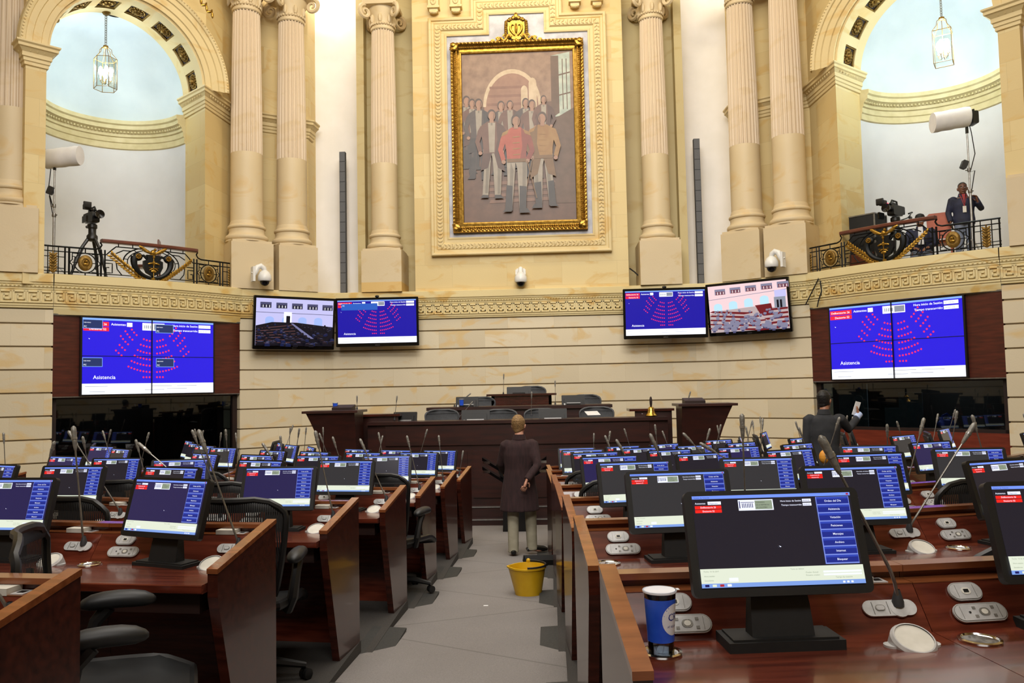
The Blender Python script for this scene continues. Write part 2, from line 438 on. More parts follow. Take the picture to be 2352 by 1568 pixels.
coursed('wall_front', [v2(P2l, oL, .75)] + [P2l, PL[1], PL[0]] + [(2.43, 18.3), (4.32, 18.2), P2r] + [v2(P2r, oR, .75)])
coursed('wall_left', PL[::-1][:nP - 3] + [v2(P3l, oL, .75)])
coursed('wall_right', [v2(P3r, oR, .75)] + [(-x, y) for x, y in PL[3:]])
# frieze: base moulding, key band, bead row, cap ledge
FZ = [(0, Z0F), (.03, Z0F + .012), (.03, Z0F + .035), (.05, Z0F + .05), (.05, Z0F + .075), (.035, Z0F + .09), (.035, Z0F + .33), (.05, Z0F + .345),
      (.05, Z0F + .37), (.07, Z0F + .385), (.07, Z0F + .42), (.09, Z0F + .435), (.09, Z0F + .46), (.115, Z0F + .475), (.115, Z1F - .01), (.10, Z1F), (-1.4, Z1F)]
def keyband(mb, a, b, z0, h, d):
    t = Vector(b) - Vector(a); L = t.length; t.normalize(); nn = Vector((t.y, -t.x))
    n = max(1, round(L / .205)); u = L / n
    path = [(.1, .0), (.1, .95), (.86, .95), (.86, .28), (.40, .28), (.40, .62), (.64, .62)]
    w = .115 * h
    def bx(x0, x1, q0, q1):
        o = [Vector(a) + t * x0 + nn * d, Vector(a) + t * x1 + nn * d]
        i = o[0] + nn * .034, o[1] + nn * .034
        mb.loft([[(o[0].x, o[0].y, q0), (o[1].x, o[1].y, q0), (o[1].x, o[1].y, q1), (o[0].x, o[0].y, q1)],
                 [(i[0].x, i[0].y, q0), (i[1].x, i[1].y, q0), (i[1].x, i[1].y, q1), (i[0].x, i[0].y, q1)]])
    for k in range(n):
        for (ax, az), (cx, cz) in zip(path, path[1:]):
            xa, xb = sorted((ax, cx)); za, zb = sorted((az, cz))
            bx(k * u + xa * u - w / 2, k * u + xb * u + w / 2, z0 + za * h - (w / 2 if za > 0 else 0), z0 + zb * h + w / 2)
        bx(k * u, (k + 1) * u, z0 - w * .4, z0 + w * .6)
def beadrow(mb, a, b, z, d, sp=.062, h=.028):
    t = Vector(b) - Vector(a); L = t.length; t.normalize(); nn = Vector((t.y, -t.x)); n = int(L / sp)
    for k in range(n):
        c = Vector(a) + t * (k + .5) * L / n + nn * d
        q = [(c.x - t.x * .022, c.y - t.y * .022, z), (c.x + t.x * .006, c.y + t.y * .006, z + h), (c.x + t.x * .022, c.y + t.y * .022, z), (c.x - t.x * .006, c.y - t.y * .006, z - h)]
        ids = [mb.p(p) for p in q]; ap = mb.p((c.x + nn.x * .022, c.y + nn.y * .022, z))
        for i in range(4): mb.face((ids[i], ids[(i + 1) % 4], ap))
def frieze(name, pts, ends=0):
    mb = MB(); band(mb, pts, FZ)
    for a, b in zip(pts, pts[1:]):
        if (Vector(b) - Vector(a)).length > .15:
            keyband(mb, a, b, Z0F + .105, .205, .035); beadrow(mb, a, b, Z0F + .4025, .07)
    return struct(mb.build(name, 'stone_frieze', smooth=0))
frieze('trim_1', [P2l, PL[1], PL[0]] + [(2.43, 18.3), (4.32, 18.2), P2r])
frieze('trim_2', PL[::-1][:nP - 3])
frieze('trim_3', [(-x, y) for x, y in PL[3:]])
# curved balcony fronts
def arc_pts(a, b, bulge, n=10):
    t, o = nrm(a, b); L = (Vector(b) - Vector(a)).length
    return [(a[0] + t.x * L * k / n - o.x * bulge * math.sin(PI * k / n), a[1] + t.y * L * k / n - o.y * bulge * math.sin(PI * k / n)) for k in range(n + 1)]
BALL, BALR = arc_pts(P3l, P2l, .2), arc_pts(P2r, P3r, .2)
Z0F -= .1
FZ = [(-.8, Z0F)] + [(d, z if i == len(FZ) - 1 else z) for i, (d, z) in enumerate(FZ)]
FZ[1] = (0, Z0F); Z0F += .1
for nm, pp in (('trim_4', BALL), ('trim_5', BALR)): frieze(nm, pp)

# upper storey, both sides
ZT = 13.02
ARCH = {}
def upper(sg):
    nm = 'left' if sg < 0 else 'right'
    key = sg; sg = -sg                    # the plan below is drawn for the left side
    X = lambda p: (p[0] * sg, p[1])
    order = (lambda l: l) if sg > 0 else (lambda l: l[::-1])
    a, b = (P3l, P2l)
    t, o = nrm(a, b)                      # left-hand geometry; mirrored for the right
    Mid = Vector((-7.52, 15.28))
    def g(u, d): q = Mid + t * u + o * d; return (q.x, q.y)
    r = 1.5; ZS = 8.66; dep = .93
    ARCH[key] = lambda u, d, z: Vector(((Mid + t * u + o * d).x * sg, (Mid + t * u + o * d).y, z))
    A = (-6.42, 17.75); B = (-5.02, 18.7)
    # stone wall with the arch opening
    mb = MB(); mb.m = 0
    def quad(q): mb.poly([(x * sg, y, z) for x, y, z in q[0]], q[1])
    def wall(pts, z0, z1, uoff=0):
        sl = uoff
        for p, q in zip(pts, pts[1:]):
            l = (Vector(q) - Vector(p)).length
            quad(([(p[0], p[1], z0), (q[0], q[1], z0), (q[0], q[1], z1), (p[0], p[1], z1)], [(sl, z0), (sl + l, z0), (sl + l, z1), (sl, z1)])); sl += l
    J0, J1 = g(-r - .62, 0), g(-r, 0); K1 = g(r, 0)
    P4u, J0, J9 = (-11.3, 14.2), g(-r - .34, 0), g(-r - .34, .75)                  # the wall behind the outer column stands back from the pier below
    wall([P4l, P4u, J9, J0, J1, g(-r, dep + .06)], Z1F - .2, ZS + .1)
    wall([g(r, dep + .06), K1, A, B, (B[0] + .02, B[1] + .9)], Z1F - .2, ZS, 3)
    wall([P4l, P4u, J9, J0, g(-r - .02, 0)], ZS, ZT); wall([g(r + .02, 0), A, B, (B[0] + .02, B[1] + .9)], ZS, ZT, 3)
    N = 32
    for k in range(N):                    # spandrel
        a0, a1 = PI - PI * k / N, PI - PI * (k + 1) / N
        u0, u1 = (r + .02) * math.cos(a0), (r + .02) * math.cos(a1); z0, z1 = ZS + (r + .02) * math.sin(a0), ZS + (r + .02) * math.sin(a1)
        p, q = g(u0, 0), g(u1, 0)
        quad(([(p[0], p[1], z0), (q[0], q[1], z1), (q[0], q[1], ZT), (p[0], p[1], ZT)], [(u0, z0), (u1, z1), (u1, ZT), (u0, ZT)]))
        z0, z1 = ZS + r * math.sin(a0), ZS + r * math.sin(a1); u0, u1 = r * math.cos(a0), r * math.cos(a1)
        p, q, p2, q2 = g(u0, 0), g(u1, 0), g(u0, dep + .03), g(u1, dep + .03)
        quad(([(p[0], p[1], z0), (q[0], q[1], z1), (q2[0], q2[1], z1), (p2[0], p2[1], z0)], [(k * .15, 0), (k * .15 + .15, 0), (k * .15 + .15, .9), (k * .15, .9)]))
    struct(mb.build('wall_%s_arch' % nm, ['stone_upper'], smooth=20))
    # archivolt, coffers
    mb = MB()
    prof = [(0, .0), (0, -.05), (.10, -.05), (.115, -.075), (.25, -.075), (.265, -.1), (.37, -.1), (.38, -.125), (.42, -.14), (.46, -.14), (.48, -.12), (.5, 0)]
    rings = []
    for k in range(41):
        an = PI - PI * k / 40; rg = []
        for dr, dd in prof:
            q = g((r + dr) * math.cos(an), dd); rg.append((q[0] * sg, q[1], ZS + (r + dr) * math.sin(an)))
        rings.append(rg)
    mb.loft(rings, cap=False, closed=False)
    for k in range(96):                   # bead and leaf row
        an = PI * (k + .5) / 96; q = g((r + .44) * math.cos(an), -.14)
        mb.ell((q[0] * sg, q[1], ZS + (r + .44) * math.sin(an)), (.02, .02, .02), 6, 4)
    struct(mb.build('trim_%d' % (6 if sg < 0 else 7), 'stone_plain', smooth=30))
    mb = MB(); nC = 8
    def sof(an, d, dr): q = g((r - dr) * math.cos(an), d); return (q[0] * sg, q[1], ZS + (r - dr) * math.sin(an))
    def rib(a0, a1, d0, d1, dr=.05, n=4):
        rg = []
        for k in range(n + 1):
            an = a0 + (a1 - a0) * k / n
            rg.append([sof(an, d0, -.01), sof(an, d1, -.01), sof(an, d1, dr), sof(an, d0, dr)])
        mb.loft(rg)
    mb.m = 0
    rib(0, PI, 0.0, .26, .05, 40); rib(0, PI, .68, dep + .03, .05, 40)
    st = PI / nC; hw = .4 / 2 / r
    for k in range(nC + 1):
        c = st * k; rib(max(0, c - (st / 2 - hw)), min(PI, c + (st / 2 - hw)), .26, .68)
    for k in range(nC):
        c = st * (k + .5); h2 = hw * .93
        mb.m = 1
        for (x0, x1, d0, d1) in ((c - hw, c - h2 + .01, .26, .68), (c + h2 - .01, c + hw, .26, .68), (c - hw, c + hw, .26, .295), (c - hw, c + hw, .645, .68)): rib(x0, x1, d0, d1, .025)
        mb.m = 2
        rib(c - hw * .95, c + hw * .95, .29, .65, .004)
        mb.m = 1
        P0 = Vector(sof(c, .47, 0)); rad = (Vector(sof(c, .47, 1)) - P0).normalized(); ax = Vector((o.x * sg, o.y, 0)); tg = rad.cross(ax)
        for j in range(8):
            an = j * PI / 4; cc = P0 + (ax * math.cos(an) + tg * math.sin(an)) * .085 + rad * .02
            mb.ell(cc, (.042, .042, .042), 6, 4)
        mb.ell(P0 + rad * .04, (.06, .06, .06), 8, 5)
        for j in range(16):
            an = j * PI / 8; cc = P0 + (ax * math.cos(an) + tg * math.sin(an)) * .14 + rad * .01
            mb.ell(cc, (.03, .03, .03), 5, 3)
    struct(mb.build('trim_%d' % (8 if sg < 0 else 9), ['stone_plain', 'gold_dull', 'wood_dark'], smooth=30))
    # imposts
    IM = [(0, 8.27), (.03, 8.285), (.03, 8.34), (.05, 8.355), (.05, 8.41), (.075, 8.425), (.075, 8.5), (.13, 8.56), (.16, 8.575), (.16, 8.625), (.19, 8.65), (.19, 8.68), (0, 8.69)]
    mb = MB()
    for pp in ([J9, J0, J1, g(-r, dep + .04)], [g(r, dep + .04), K1, A, B, (B[0] + .02, B[1] + .3)]):
        pts = order([X(p) for p in pp]); band(mb, pts, IM)
        for e in (0, -1):
            ln = [offs(pts, d)[e] for d, z in IM]; mb.poly([(c.x, c.y, z) for c, (d, z) in zip(ln, IM)])
        for p, q in zip(pts, pts[1:]): beadrow(mb, p, q, 8.535, .095, .1, .03)
    struct(mb.build('trim_%d' % (10 if sg < 0 else 11), 'stone_plain', smooth=0))
    # apse
    mb = MB(); N = 40
    def ap(an, rr): q = g(rr * math.cos(an), dep + .03 + rr * math.sin(an)); return (q[0] * sg, q[1])
    ring = lambda z, rr: [(*ap(PI * k / N, rr), z) for k in range(N + 1)]
    mb.m = 0; mb.loft([ring(4.3, r), ring(7.8, r)], False, False)
    mb.m = 1
    dm = [ring(8.3, r), ring(ZS, r)]
    for j in range(1, 14):
        e = R_(90 * j / 14); dm.append(ring(ZS + r * math.sin(e), r * math.cos(e)))
    mb.loft(dm, False, False)
    mb.m = 2; p, q = g(-r, dep + .03), g(r, dep + .03)
    struct(mb.build('wall_%s_apse' % nm, ['plaster', 'plaster_blue', 'plaster_shade']))
    mb = MB(); IA = [(r, 7.72), (r - .03, 7.74), (r - .03, 7.86), (r - .05, 7.88), (r - .05, 7.98), (r - .08, 8.0), (r - .08, 8.06), (r - .13, 8.12), (r - .17, 8.14), (r - .17, 8.22), (r - .2, 8.25), (r - .2, 8.33), (r, 8.36)]
    mb.loft([ring(z, rr) for rr, z in IA], False, False)
    for e in (0, N): mb.poly([(*ap(PI * e / N, rr), z) for rr, z in IA])
    for k in range(60):
        an = PI * (k + .5) / 60; q = ap(an, r - .11); mb.ell((q[0], q[1], 8.09), (.026, .026, .026), 5, 4)
    struct(mb.build('trim_%d' % (12 if sg < 0 else 13), 'stone_cornice', smooth=30))
    # doorway in the apse wall, outer end; grey block colours in its shaded recess
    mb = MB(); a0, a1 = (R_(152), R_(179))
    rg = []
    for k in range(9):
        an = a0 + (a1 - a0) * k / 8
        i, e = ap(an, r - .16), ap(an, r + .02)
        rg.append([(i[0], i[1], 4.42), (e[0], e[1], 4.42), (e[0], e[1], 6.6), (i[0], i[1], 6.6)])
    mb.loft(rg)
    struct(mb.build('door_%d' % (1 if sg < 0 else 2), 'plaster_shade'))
    # balcony floor and niche behind the video wall
    mb = MB(); f = [X(p) for p in (P3l, P2l)] ; f2 = [ap(PI * k / 12, r) for k in range(13)]
    poly = [X(P3l), X(P2l), X(K1)] + [(q[0], q[1]) for q in f2] + [X(J1)]
    mb.poly([(p[0], p[1], Z1F - .06) for p in poly])
    struct(mb.build('floor_balcony_%s' % nm, 'stone_plain', smooth=0))
    # recess behind the single column, white wall between the bays
    mb = MB(); mb.m = 0
    E_ = (-2.43, 18.3)
    def w3(pts, z0=Z1F - .1, z1=ZT):
        for p, q in zip(pts, pts[1:]): mb.poly([(p[0]*sg, p[1], z0), (q[0]*sg, q[1], z0), (q[0]*sg, q[1], z1), (p[0]*sg, p[1], z1)])
    w3([E_, (-2.43, 19.05), (-3.68, 19.05), (-3.68, 18.75), (-3.86, 18.75), (-3.86, 19.4)])
    mb.m = 1
    w3([(-3.86, 19.4)] + [(-3.86 - 1.9 * k / 8, 19.4 - .35 * (k / 8) ** 2) for k in range(1, 9)])
    struct(mb.build('wall_%s_recess' % nm, ['stone_olive', 'plaster_white']))
for sg in (-1, 1): upper(sg)
# central bay with the picture
mb = MB(); mb.m = 0
mb.poly([(-2.43, 18.3, Z1F - .1), (2.43, 18.3, Z1F - .1), (2.43, 18.3, ZT), (-2.43, 18.3, ZT)], [(0.4, 4.4), (5.26, 4.4), (5.26, ZT), (0.4, ZT)])
struct(mb.build('wall_centre', 'stone_upper', smooth=0))
mb = MB(); YC = 18.3
INN = [(-1.62, 5.72), (-1.62, 10.43), (-.63, 10.43), (-.63, 10.9), (.64, 10.9), (.64, 10.43), (1.64, 10.43), (1.64, 5.72)]
PR = [(0, 0), (0, .05), (.03, .06), (.06, .045), (.12, .045), (.135, .07), (.15, .085), (.27, .085), (.285, .07), (.3, .085), (.34, .085), (.355, .115), (.4, .125), (.42, .11), (.42, 0)]
def fr2(path, prof):
    rings = [[(q.x, YC - d, q.y) for q in offs(path, -k, True)] for k, d in prof]
    for a, b in zip(rings, rings[1:]):
        n = len(a)
        for i in range(n): mb.poly([a[i], a[(i + 1) % n], b[(i + 1) % n], b[i]])
fr2(INN, PR)
LP = [tuple(q) for q in offs(INN, -.21, True)]
for p, q in zip(LP, LP[1:] + LP[:1]):     # carved leaf band
    d = Vector(q) - Vector(p); L = d.length; d.normalize(); nn = Vector((-d.y, d.x)); n = max(2, int(L / .085))
    for k in range(n):
        for sd in (-1, 1):
            c = Vector(p) + d * (k + .5) * L / n + nn * .028 * sd
            an = math.atan2(d.y, d.x) + sd * .7
            mb.ell((c.x, YC - .088, c.y), (.044, .02, .02), 6, 4, (0, -an, 0))
        if k % 3 == 0:
            c = Vector(p) + d * (k + .5) * L / n
            mb.ell((c.x, YC - .095, c.y), (.03, .02, .03), 6, 4)
struct(mb.build('trim_14', 'stone_plain', smooth=30))
mb = MB(); mb.prism(INN, 'xz', YC - .012, YC - .004)
struct(mb.build('trim_15', 'marble_grey', smooth=0))
mb = MB()                                 # four carved scroll brackets
for px in (996, 1047, 1320, 1371):
    c = at(px, 8, 18.2); x = c.x; z0 = 10.98
    mb.box((x - .12, 18.12, z0 + .12), (x + .12, 18.3, ZT)); mb.box((x - .14, 18.1, z0 + .08), (x + .14, 18.3, z0 + .13))
    mb.box((x - .1, 18.15, z0), (x + .1, 18.3, z0 + .08)); mb.ell((x, 18.17, z0 - .01), (.09, .05, .04), 8, 5)
    for k in range(5):
        for sd in (-1, 1): mb.ell((x + sd * (.03 + .012 * k), 18.11, z0 + .2 + .08 * k), (.03, .025, .06), 6, 4, (0, sd * .5, 0))
struct(mb.build('trim_16', 'stone_plain', smooth=30))

# ceiling, floor
mb = MB(); mb.poly([(x * 1.1, y * 1.05 + (1 if y > 10 else 0), 13.0) for x, y in PTS] )
for p, q in zip(PTS, PTS[1:] + PTS[:1]):
    if min(p[1], q[1]) > 12 and abs(p[0]) < 11: continue
    mb.poly([(p[0], p[1], Z1F), (q[0], q[1], Z1F), (q[0] * 1.1, q[1] * 1.05 + (1 if q[1] > 10 else 0), 13.0), (p[0] * 1.1, p[1] * 1.05 + (1 if p[1] > 10 else 0), 13.0)])
mb.poly([(3.0, -9.5, -.3), (-3.0, -9.5, -.3), (-3.0, -9.5, Z1F), (3.0, -9.5, Z1F)])
struct(mb.build('ceiling', 'stone_plain', smooth=0))
def zf(y): return max(0.0, .77 - .0575 * y)
mb = MB()
for y0, y1 in ((-9.6, 13.39), (13.39, 19.5)):
    mb.poly([(-13, y0, zf(y0)), (13, y0, zf(y0)), (13, y1, zf(y1)), (-13, y1, zf(y1))])
struct(mb.build('floor', 'carpet', smooth=0))
# ================================================================ columns
def column(x, y, rz, zp, ped_w, rb, label, ochre=False, capital=True, zflute=7.52):
    t = thing('column', label, 'column', (x, y, Z1F), rz, 'fluted stone columns of the upper wall')
    zb = zp - Z1F                          # pedestal height
    mb = MB(); h = ped_w / 2
    mb.m = 0
    mb.box((-h, -h, .22), (h, h, zb - .05)); mb.m = 1 if ochre else 0; mb.box((-h, -h, 0), (h, h, .22)); mb.m = 0
    mb.box((-h * .94, -h * .94, zb - .05), (h * .94, h * .94, zb))
    mb.build('pedestal', ['stone_pale', 'stone_ochre'], t, 0)
    mb = MB()
    k = rb
    pr = [(0, zb), (k * 1.3, zb), (k * 1.3, zb + .03)]
    for i in range(9): a = -PI / 2 + PI * i / 8; pr.append((k * 1.17 + .05 * math.cos(a), zb + .09 + .06 * math.sin(a)))
    pr += [(k * 1.15, zb + .16), (k * 1.08, zb + .22), (k * 1.1, zb + .28)]
    for i in range(7): a = -PI / 2 + PI * i / 6; pr.append((k * 1.08 + .035 * math.cos(a), zb + .325 + .04 * math.sin(a)))
    pr += [(k * 1.06, zb + .375), (k * 1.06, zb + .4), (k * 1.0, zb + .46)]
    mb.lathe(pr, 48); mb.build('base', 'stone_column', t)
    zf0 = zflute - Z1F; zt = 10.72 - Z1F
    mb = MB(); mb.lathe([(k, zb + .44), (k * 1.0, zf0 - .8), (k * .985, zf0)], 48); mb.build('lower_shaft', 'stone_column', t)
    mb = MB(); n = 24; rings = []
    for j in range(9):
        z = zf0 + (zt - zf0) * j / 8; rr = k * (.985 - .14 * (j / 8) ** 1.5); rg = []
        for i in range(n * 4):
            q = i % 4; d = (0, .0, .085, .085)[q] * k
            a = 2 * PI * (i + (0, -.2, -.0, .0)[q]) / (n * 4); rg.append(((rr - d) * math.cos(a), (rr - d) * math.sin(a), z))
        rings.append(rg)
    mb.loft(rings); mb.build('fluted_shaft', 'stone_flute', t, 25)
    mb = MB(); kt = k * .86
    mb.lathe([(kt * .98, zt - .02), (kt * 1.06, zt), (kt * 1.06, zt + .05), (kt, zt + .06), (kt, zt + .3), (kt * 1.25, zt + .46), (kt * 1.25, zt + .52)], 32)
    for i in range(28):
        a = 2 * PI * i / 28; mb.ell((kt * 1.06 * math.cos(a), kt * 1.06 * math.sin(a), zt + .11), (.03, .03, .035), 6, 4)
    for i in range(8):
        a = 2 * PI * i / 8; mb.ell((kt * 1.05 * math.cos(a), kt * 1.05 * math.sin(a), zt + .24), (.05, .05, .11), 6, 5)
    for sx in (-1, 1):
        for sy in (-1, 1):                 # corner volutes
            c = Vector((sx * kt * 1.28, sy * kt * 1.28, zt + .36)); d = Vector((sx, sy, 0)).normalized(); pts = []
            for i in range(26):
                a = PI / 2 + i * .38; q = .17 * (1 - i / 29)
                pts.append(c + d * q * -math.cos(a) * 1 + Vector((0, 0, q * math.sin(a))))
            mb.tube(pts, [.055 - .0012 * i for i in range(26)], 6)
    mb.box((-kt * 1.5, -kt * 1.5, zt + .52), (kt * 1.5, kt * 1.5, zt + .62))
    mb.build('capital', 'stone_column', t, 30)
    return t
aS = math.atan2(PL[2][1] - PL[1][1], PL[2][0] - PL[1][0]) - PI
def cpos(px, py, sg):
    t, o = nrm(PL[2], PL[1]); a, b = v2(PL[2], o, .3), v2(PL[1], o, .3)
    q = atpl(px, py, (a[0] * -sg, a[1]), (b[0] * -sg, b[1])); return q.x, q.y
column(*cpos(567, 550, -1), aS, 5.55, .9, .345, 'stone column beside the left arch, outer one of its pair')
column(*cpos(671, 568, -1), aS, 5.55, .88, .335, 'stone column of the left pair, next to the white wall strip')
column(*cpos(1818, 515, 1), -aS, 5.6, .9, .345, 'stone column beside the right arch, outer one of its pair')
column(*cpos(1717, 530, 1), -aS, 5.6, .88, .335, 'stone column of the right pair, next to the white wall strip')
column(-3.17, 18.55, 0, 5.5, .92, .31, 'single stone column left of the large painting, with an ochre block in its pedestal', True)
column(3.13, 18.55, 0, 5.55, .92, .31, 'single stone column right of the large painting', False)
_t, _o = nrm(P4l, P3l); q = atpl(24, 560, v2(P4l, _o, .3), v2(P3l, _o, .3)); aP = math.atan2(P3l[1] - P4l[1], P3l[0] - P4l[0])
column(q.x, q.y, aP, 5.72, .92, .36, 'stone column at the left edge of the hall view, outside the left arch')
_t, _o = nrm(P3r, P4r); q = atpl(2390, 520, v2(P3r, _o, .3), v2(P4r, _o, .3))
column(q.x, q.y, -aP, 5.72, .92, .36, 'stone column at the right edge of the hall view, outside the right arch')

# ================================================================ painting
def painting():
    YF = 18.285
    t = thing('painting', 'huge gilt framed painting of men in old uniforms on the central wall', 'painting', (0, YF, 5.8))
    x0, x1, z0, z1 = -1.53, 1.52, .03, 4.41
    mb = MB(); ix0, ix1, iz0, iz1 = -1.29, 1.29, .25, 4.2
    path = [(ix0, iz0), (ix0, iz1), (ix1, iz1), (ix1, iz0)]
    prof = [(-.01, .02), (0, .05), (.03, .06), (.09, .05), (.1, .075), (.12, .085), (.14, .075), (.15, .08), (.19, .13), (.225, .13), (.24, .1), (.24, 0)]
    rings = [[(q.x, -d, q.y) for q in offs(path, -k, True)] for k, d in prof]
    for a, b in zip(rings, rings[1:]):
        for i in range(4): mb.poly([a[i], a[(i + 1) % 4], b[(i + 1) % 4], b[i]])
    for kk, sp, d, rr in ((.2, .085, .135, .033), (.12, .05, .09, .017)):
        lp = [tuple(q) for q in offs(path, -kk, True)]
        for p, q in zip(lp, lp[1:] + lp[:1]):
            dd = Vector(q) - Vector(p); L = dd.length; n = int(L / sp); an = math.atan2(dd.y, dd.x)
            for k in range(n):
                c = Vector(p) + dd * (k + .5) / n; mb.ell((c.x, -d, c.y), (rr * 1.2, rr * .8, rr * .8), 6, 4, (0, -an + .5, 0))
    mb.build('frame', 'gilt', t, 30)
    for x, z in ((x0 + .1, z0 + .1), (x0 + .1, z1 - .1), (x1 - .1, z0 + .1), (x1 - .1, z1 - .1)):
        mb = MB(); an = math.atan2(z - 2.2, x)
        for k in range(-3, 4):
            a = an + PI + k * .33; mb.ell((x - .06 * math.cos(an) + .09 * math.cos(a) * -1 * .6, -.16, z - .06 * math.sin(an) - .09 * math.sin(a) * .6), (.10, .04, .035), 8, 5, (0, -a, 0))
        mb.ell((x + .05 * math.cos(an), -.17, z + .05 * math.sin(an)), (.07, .05, .07), 8, 6)
        mb.build('corner_ornament', 'gilt', t)
    # canvas: a generic group in a vaulted hall, painted in flat masses of colour
    pal = {'bg': ('7a5f4c', '947863'), 'arch': ('83604d', '926d59'), 'beam': ('74503f', '825c4a'), 'light': ('b09a7e', 'c4b196'), 'win': ('8d9a92', 'b4bcae'), 'wall': ('55402f', '634a3a'),
           'floor': ('5c4335', '6a4d3d'), 'step': ('755646', '82614f'), 'dark': ('453a37', '504541'), 'brown': ('5e4034', '6a4a3c'), 'red': ('97432f', 'a4513b'), 'ochre': ('86602f', '93703e'),
           'white': ('8a8072', '988e80'), 'boot': ('35302f', '403a38'), 'face': ('8f6b56', '9d7862'), 'hair': ('43332a', '4f3d33'), 'navy': ('262b36', '343945'), 'red_d': ('75362a', '823f31'), 'ochre_d': ('664a28', '735532'), 'white_d': ('6f6659', '7a7164'), 'brown_d': ('493128', '533a30'), 'face_d': ('6f5140', '7a5a48')}
    keys = list(pal)
    for k in keys: mat('paint_' + k, pal[k][0], pal[k][1], .42, scale=5)
    mb = MB(); lay = [0]
    W, H = ix1 - ix0, iz1 - iz0
    def shp(pts, k, up=True):
        if up: lay[0] += .00035
        mb.m = keys.index(k); mb.poly([(ix0 + u * W, -.004 - lay[0], iz0 + v * H) for u, v in pts])
    def el(c, r, k, n=18, a0=0, a1=360): shp([(c[0] + r[0] * math.cos(R_(a0 + (a1 - a0) * i / n)), c[1] + r[1] * math.sin(R_(a0 + (a1 - a0) * i / n))) for i in range(n if a1 - a0 >= 360 else n + 1)], k)
    mb.m = 0; mb.box((ix0, -.004, iz0), (ix1, 0.0, iz1))
    shp([(0, 0), (1, 0), (1, .2), (0, .3)], 'floor')
    shp([(0, .12), (.0, .5), (.2, .7), (.8, .7), (1, .62), (1, .12)], 'floor')
    el((.45, .68), (.26, .22), 'light', 24, 0, 180); el((.45, .67), (.235, .205), 'arch', 24, 0, 180)
    shp([(.2, .4), (.69, .4), (.69, .68), (.2, .68)], 'arch')
    for k in range(5): shp([(.25 - .012 * k, .80 - .05 * k), (.58, .80 - .05 * k), (.58, .785 - .05 * k), (.25 - .012 * k, .785 - .05 * k)], 'beam')
    for cx, w, h in ((.56, .03, .77), (.635, .035, .81)):
        shp([(cx - w, .62), (cx + w, .62), (cx + w, h)] + [(cx + w * math.cos(R_(a)), h + w * math.sin(R_(a))) for a in range(30, 180, 30)] + [(cx - w, h)], 'light')
    shp([(.8, .97), (.97, .99), (.97, .63), (.8, .6)], 'win'); shp([(.8, .97), (.87, .97), (.87, .63), (.8, .6)], 'wall')
    for u in (.9, .935): shp([(u, .95), (u + .008, .95), (u + .008, .65), (u, .65)], 'wall')
    for v in (.73, .85): shp([(.87, v), (.97, v + .015), (.97, v + .023), (.87, v + .008)], 'wall')
    shp([(.78, .58), (1, .66), (1, .1), (.78, .1)], 'wall')
    for k in range(4): shp([(.18 + .02 * k, .235 - .035 * k), (.8, .245 - .035 * k), (.82, .225 - .035 * k), (.17 + .02 * k, .215 - .035 * k)], 'step')
    dk = {'red': 'red_d', 'ochre': 'ochre_d', 'white': 'white_d', 'brown': 'brown_d', 'dark': 'boot'}
    def man(u, v, sc, coat, leg, shoe, fl=1, epau=False):    # feet at (u, v), height sc
        a = sc * H / W * fl
        P = lambda l, k: shp([(u + x * a, v + y * sc) for x, y in l], k)
        P([(-.115, .03), (-.05, .03), (-.01, .49), (.005, .53), (-.1, .54), (-.095, .3)], leg); P([(-.085, .05), (-.055, .05), (-.03, .4), (-.06, .5)], dk.get(leg, leg))
        P([(.02, .02), (.085, .02), (.1, .28), (.105, .54), (-.02, .53), (.005, .42)], leg); P([(.05, .04), (.08, .04), (.098, .5), (.06, .5)], dk.get(leg, leg))
        if shoe == 'boot':
            P([(-.125, .0), (-.05, .0), (-.045, .25), (-.105, .26)], shoe); P([(-.15, -.01), (-.06, -.01), (-.06, .025), (-.11, .03)], shoe)
            P([(.02, -.01), (.085, -.01), (.095, .24), (.025, .25)], shoe); P([(.02, -.025), (.13, -.025), (.1, .02), (.02, .02)], shoe)
        else:
            P([(-.14, .0), (-.05, .0), (-.05, .03), (-.11, .035)], 'boot'); P([(.02, -.01), (.12, -.01), (.085, .03), (.02, .03)], 'boot')
        if coat != 'red': P([(-.1, .5), (-.13, .3), (-.05, .33), (.0, .5)], dk[coat]); P([(.1, .5), (.14, .28), (.06, .33), (.02, .5)], dk[coat])
        P([(-.095, .49), (.095, .49), (.1, .6), (.125, .76), (.115, .8), (.045, .845), (-.045, .845), (-.115, .8), (-.125, .76), (-.1, .6)], coat)
        P([(.03, .49), (.095, .49), (.1, .6), (.125, .76), (.115, .8), (.05, .84), (.06, .65)], dk[coat])
        P([(-.12, .8), (-.155, .74), (-.185, .62), (-.15, .5), (-.11, .52), (-.135, .62), (-.1, .72)], coat)
        P([(.12, .8), (.155, .74), (.185, .6), (.13, .5), (.09, .52), (.135, .61), (.1, .72)], dk[coat])
        el((u - .13 * a, v + .495 * sc), (.022 * a, .022 * sc), 'face', 10); el((u + .11 * a, v + .5 * sc), (.022 * a, .022 * sc), 'face', 10)
        if coat in ('dark', 'brown'): P([(-.03, .5), (.025, .5), (.04, .83), (-.04, .83)], 'white'); P([(-.01, .8), (.01, .8), (.008, .84), (-.008, .84)], 'white_d')
        if epau:
            for q in (-1, 1): P([(q * .07, .825), (q * .135, .795), (q * .15, .755), (q * .09, .78)], 'ochre')
            for k in range(4): P([(-.035, .56 + .06 * k), (.035, .565 + .06 * k), (.035, .575 + .06 * k), (-.035, .57 + .06 * k)], 'ochre')
            P([(-.095, .49), (.095, .49), (.097, .525), (-.097, .525)], 'ochre_d')
            P([(.1, .5), (.112, .5), (.2, .12), (.192, .115)], 'ochre_d')
        P([(-.022, .83), (.022, .83), (.022, .87), (-.022, .87)], 'face')
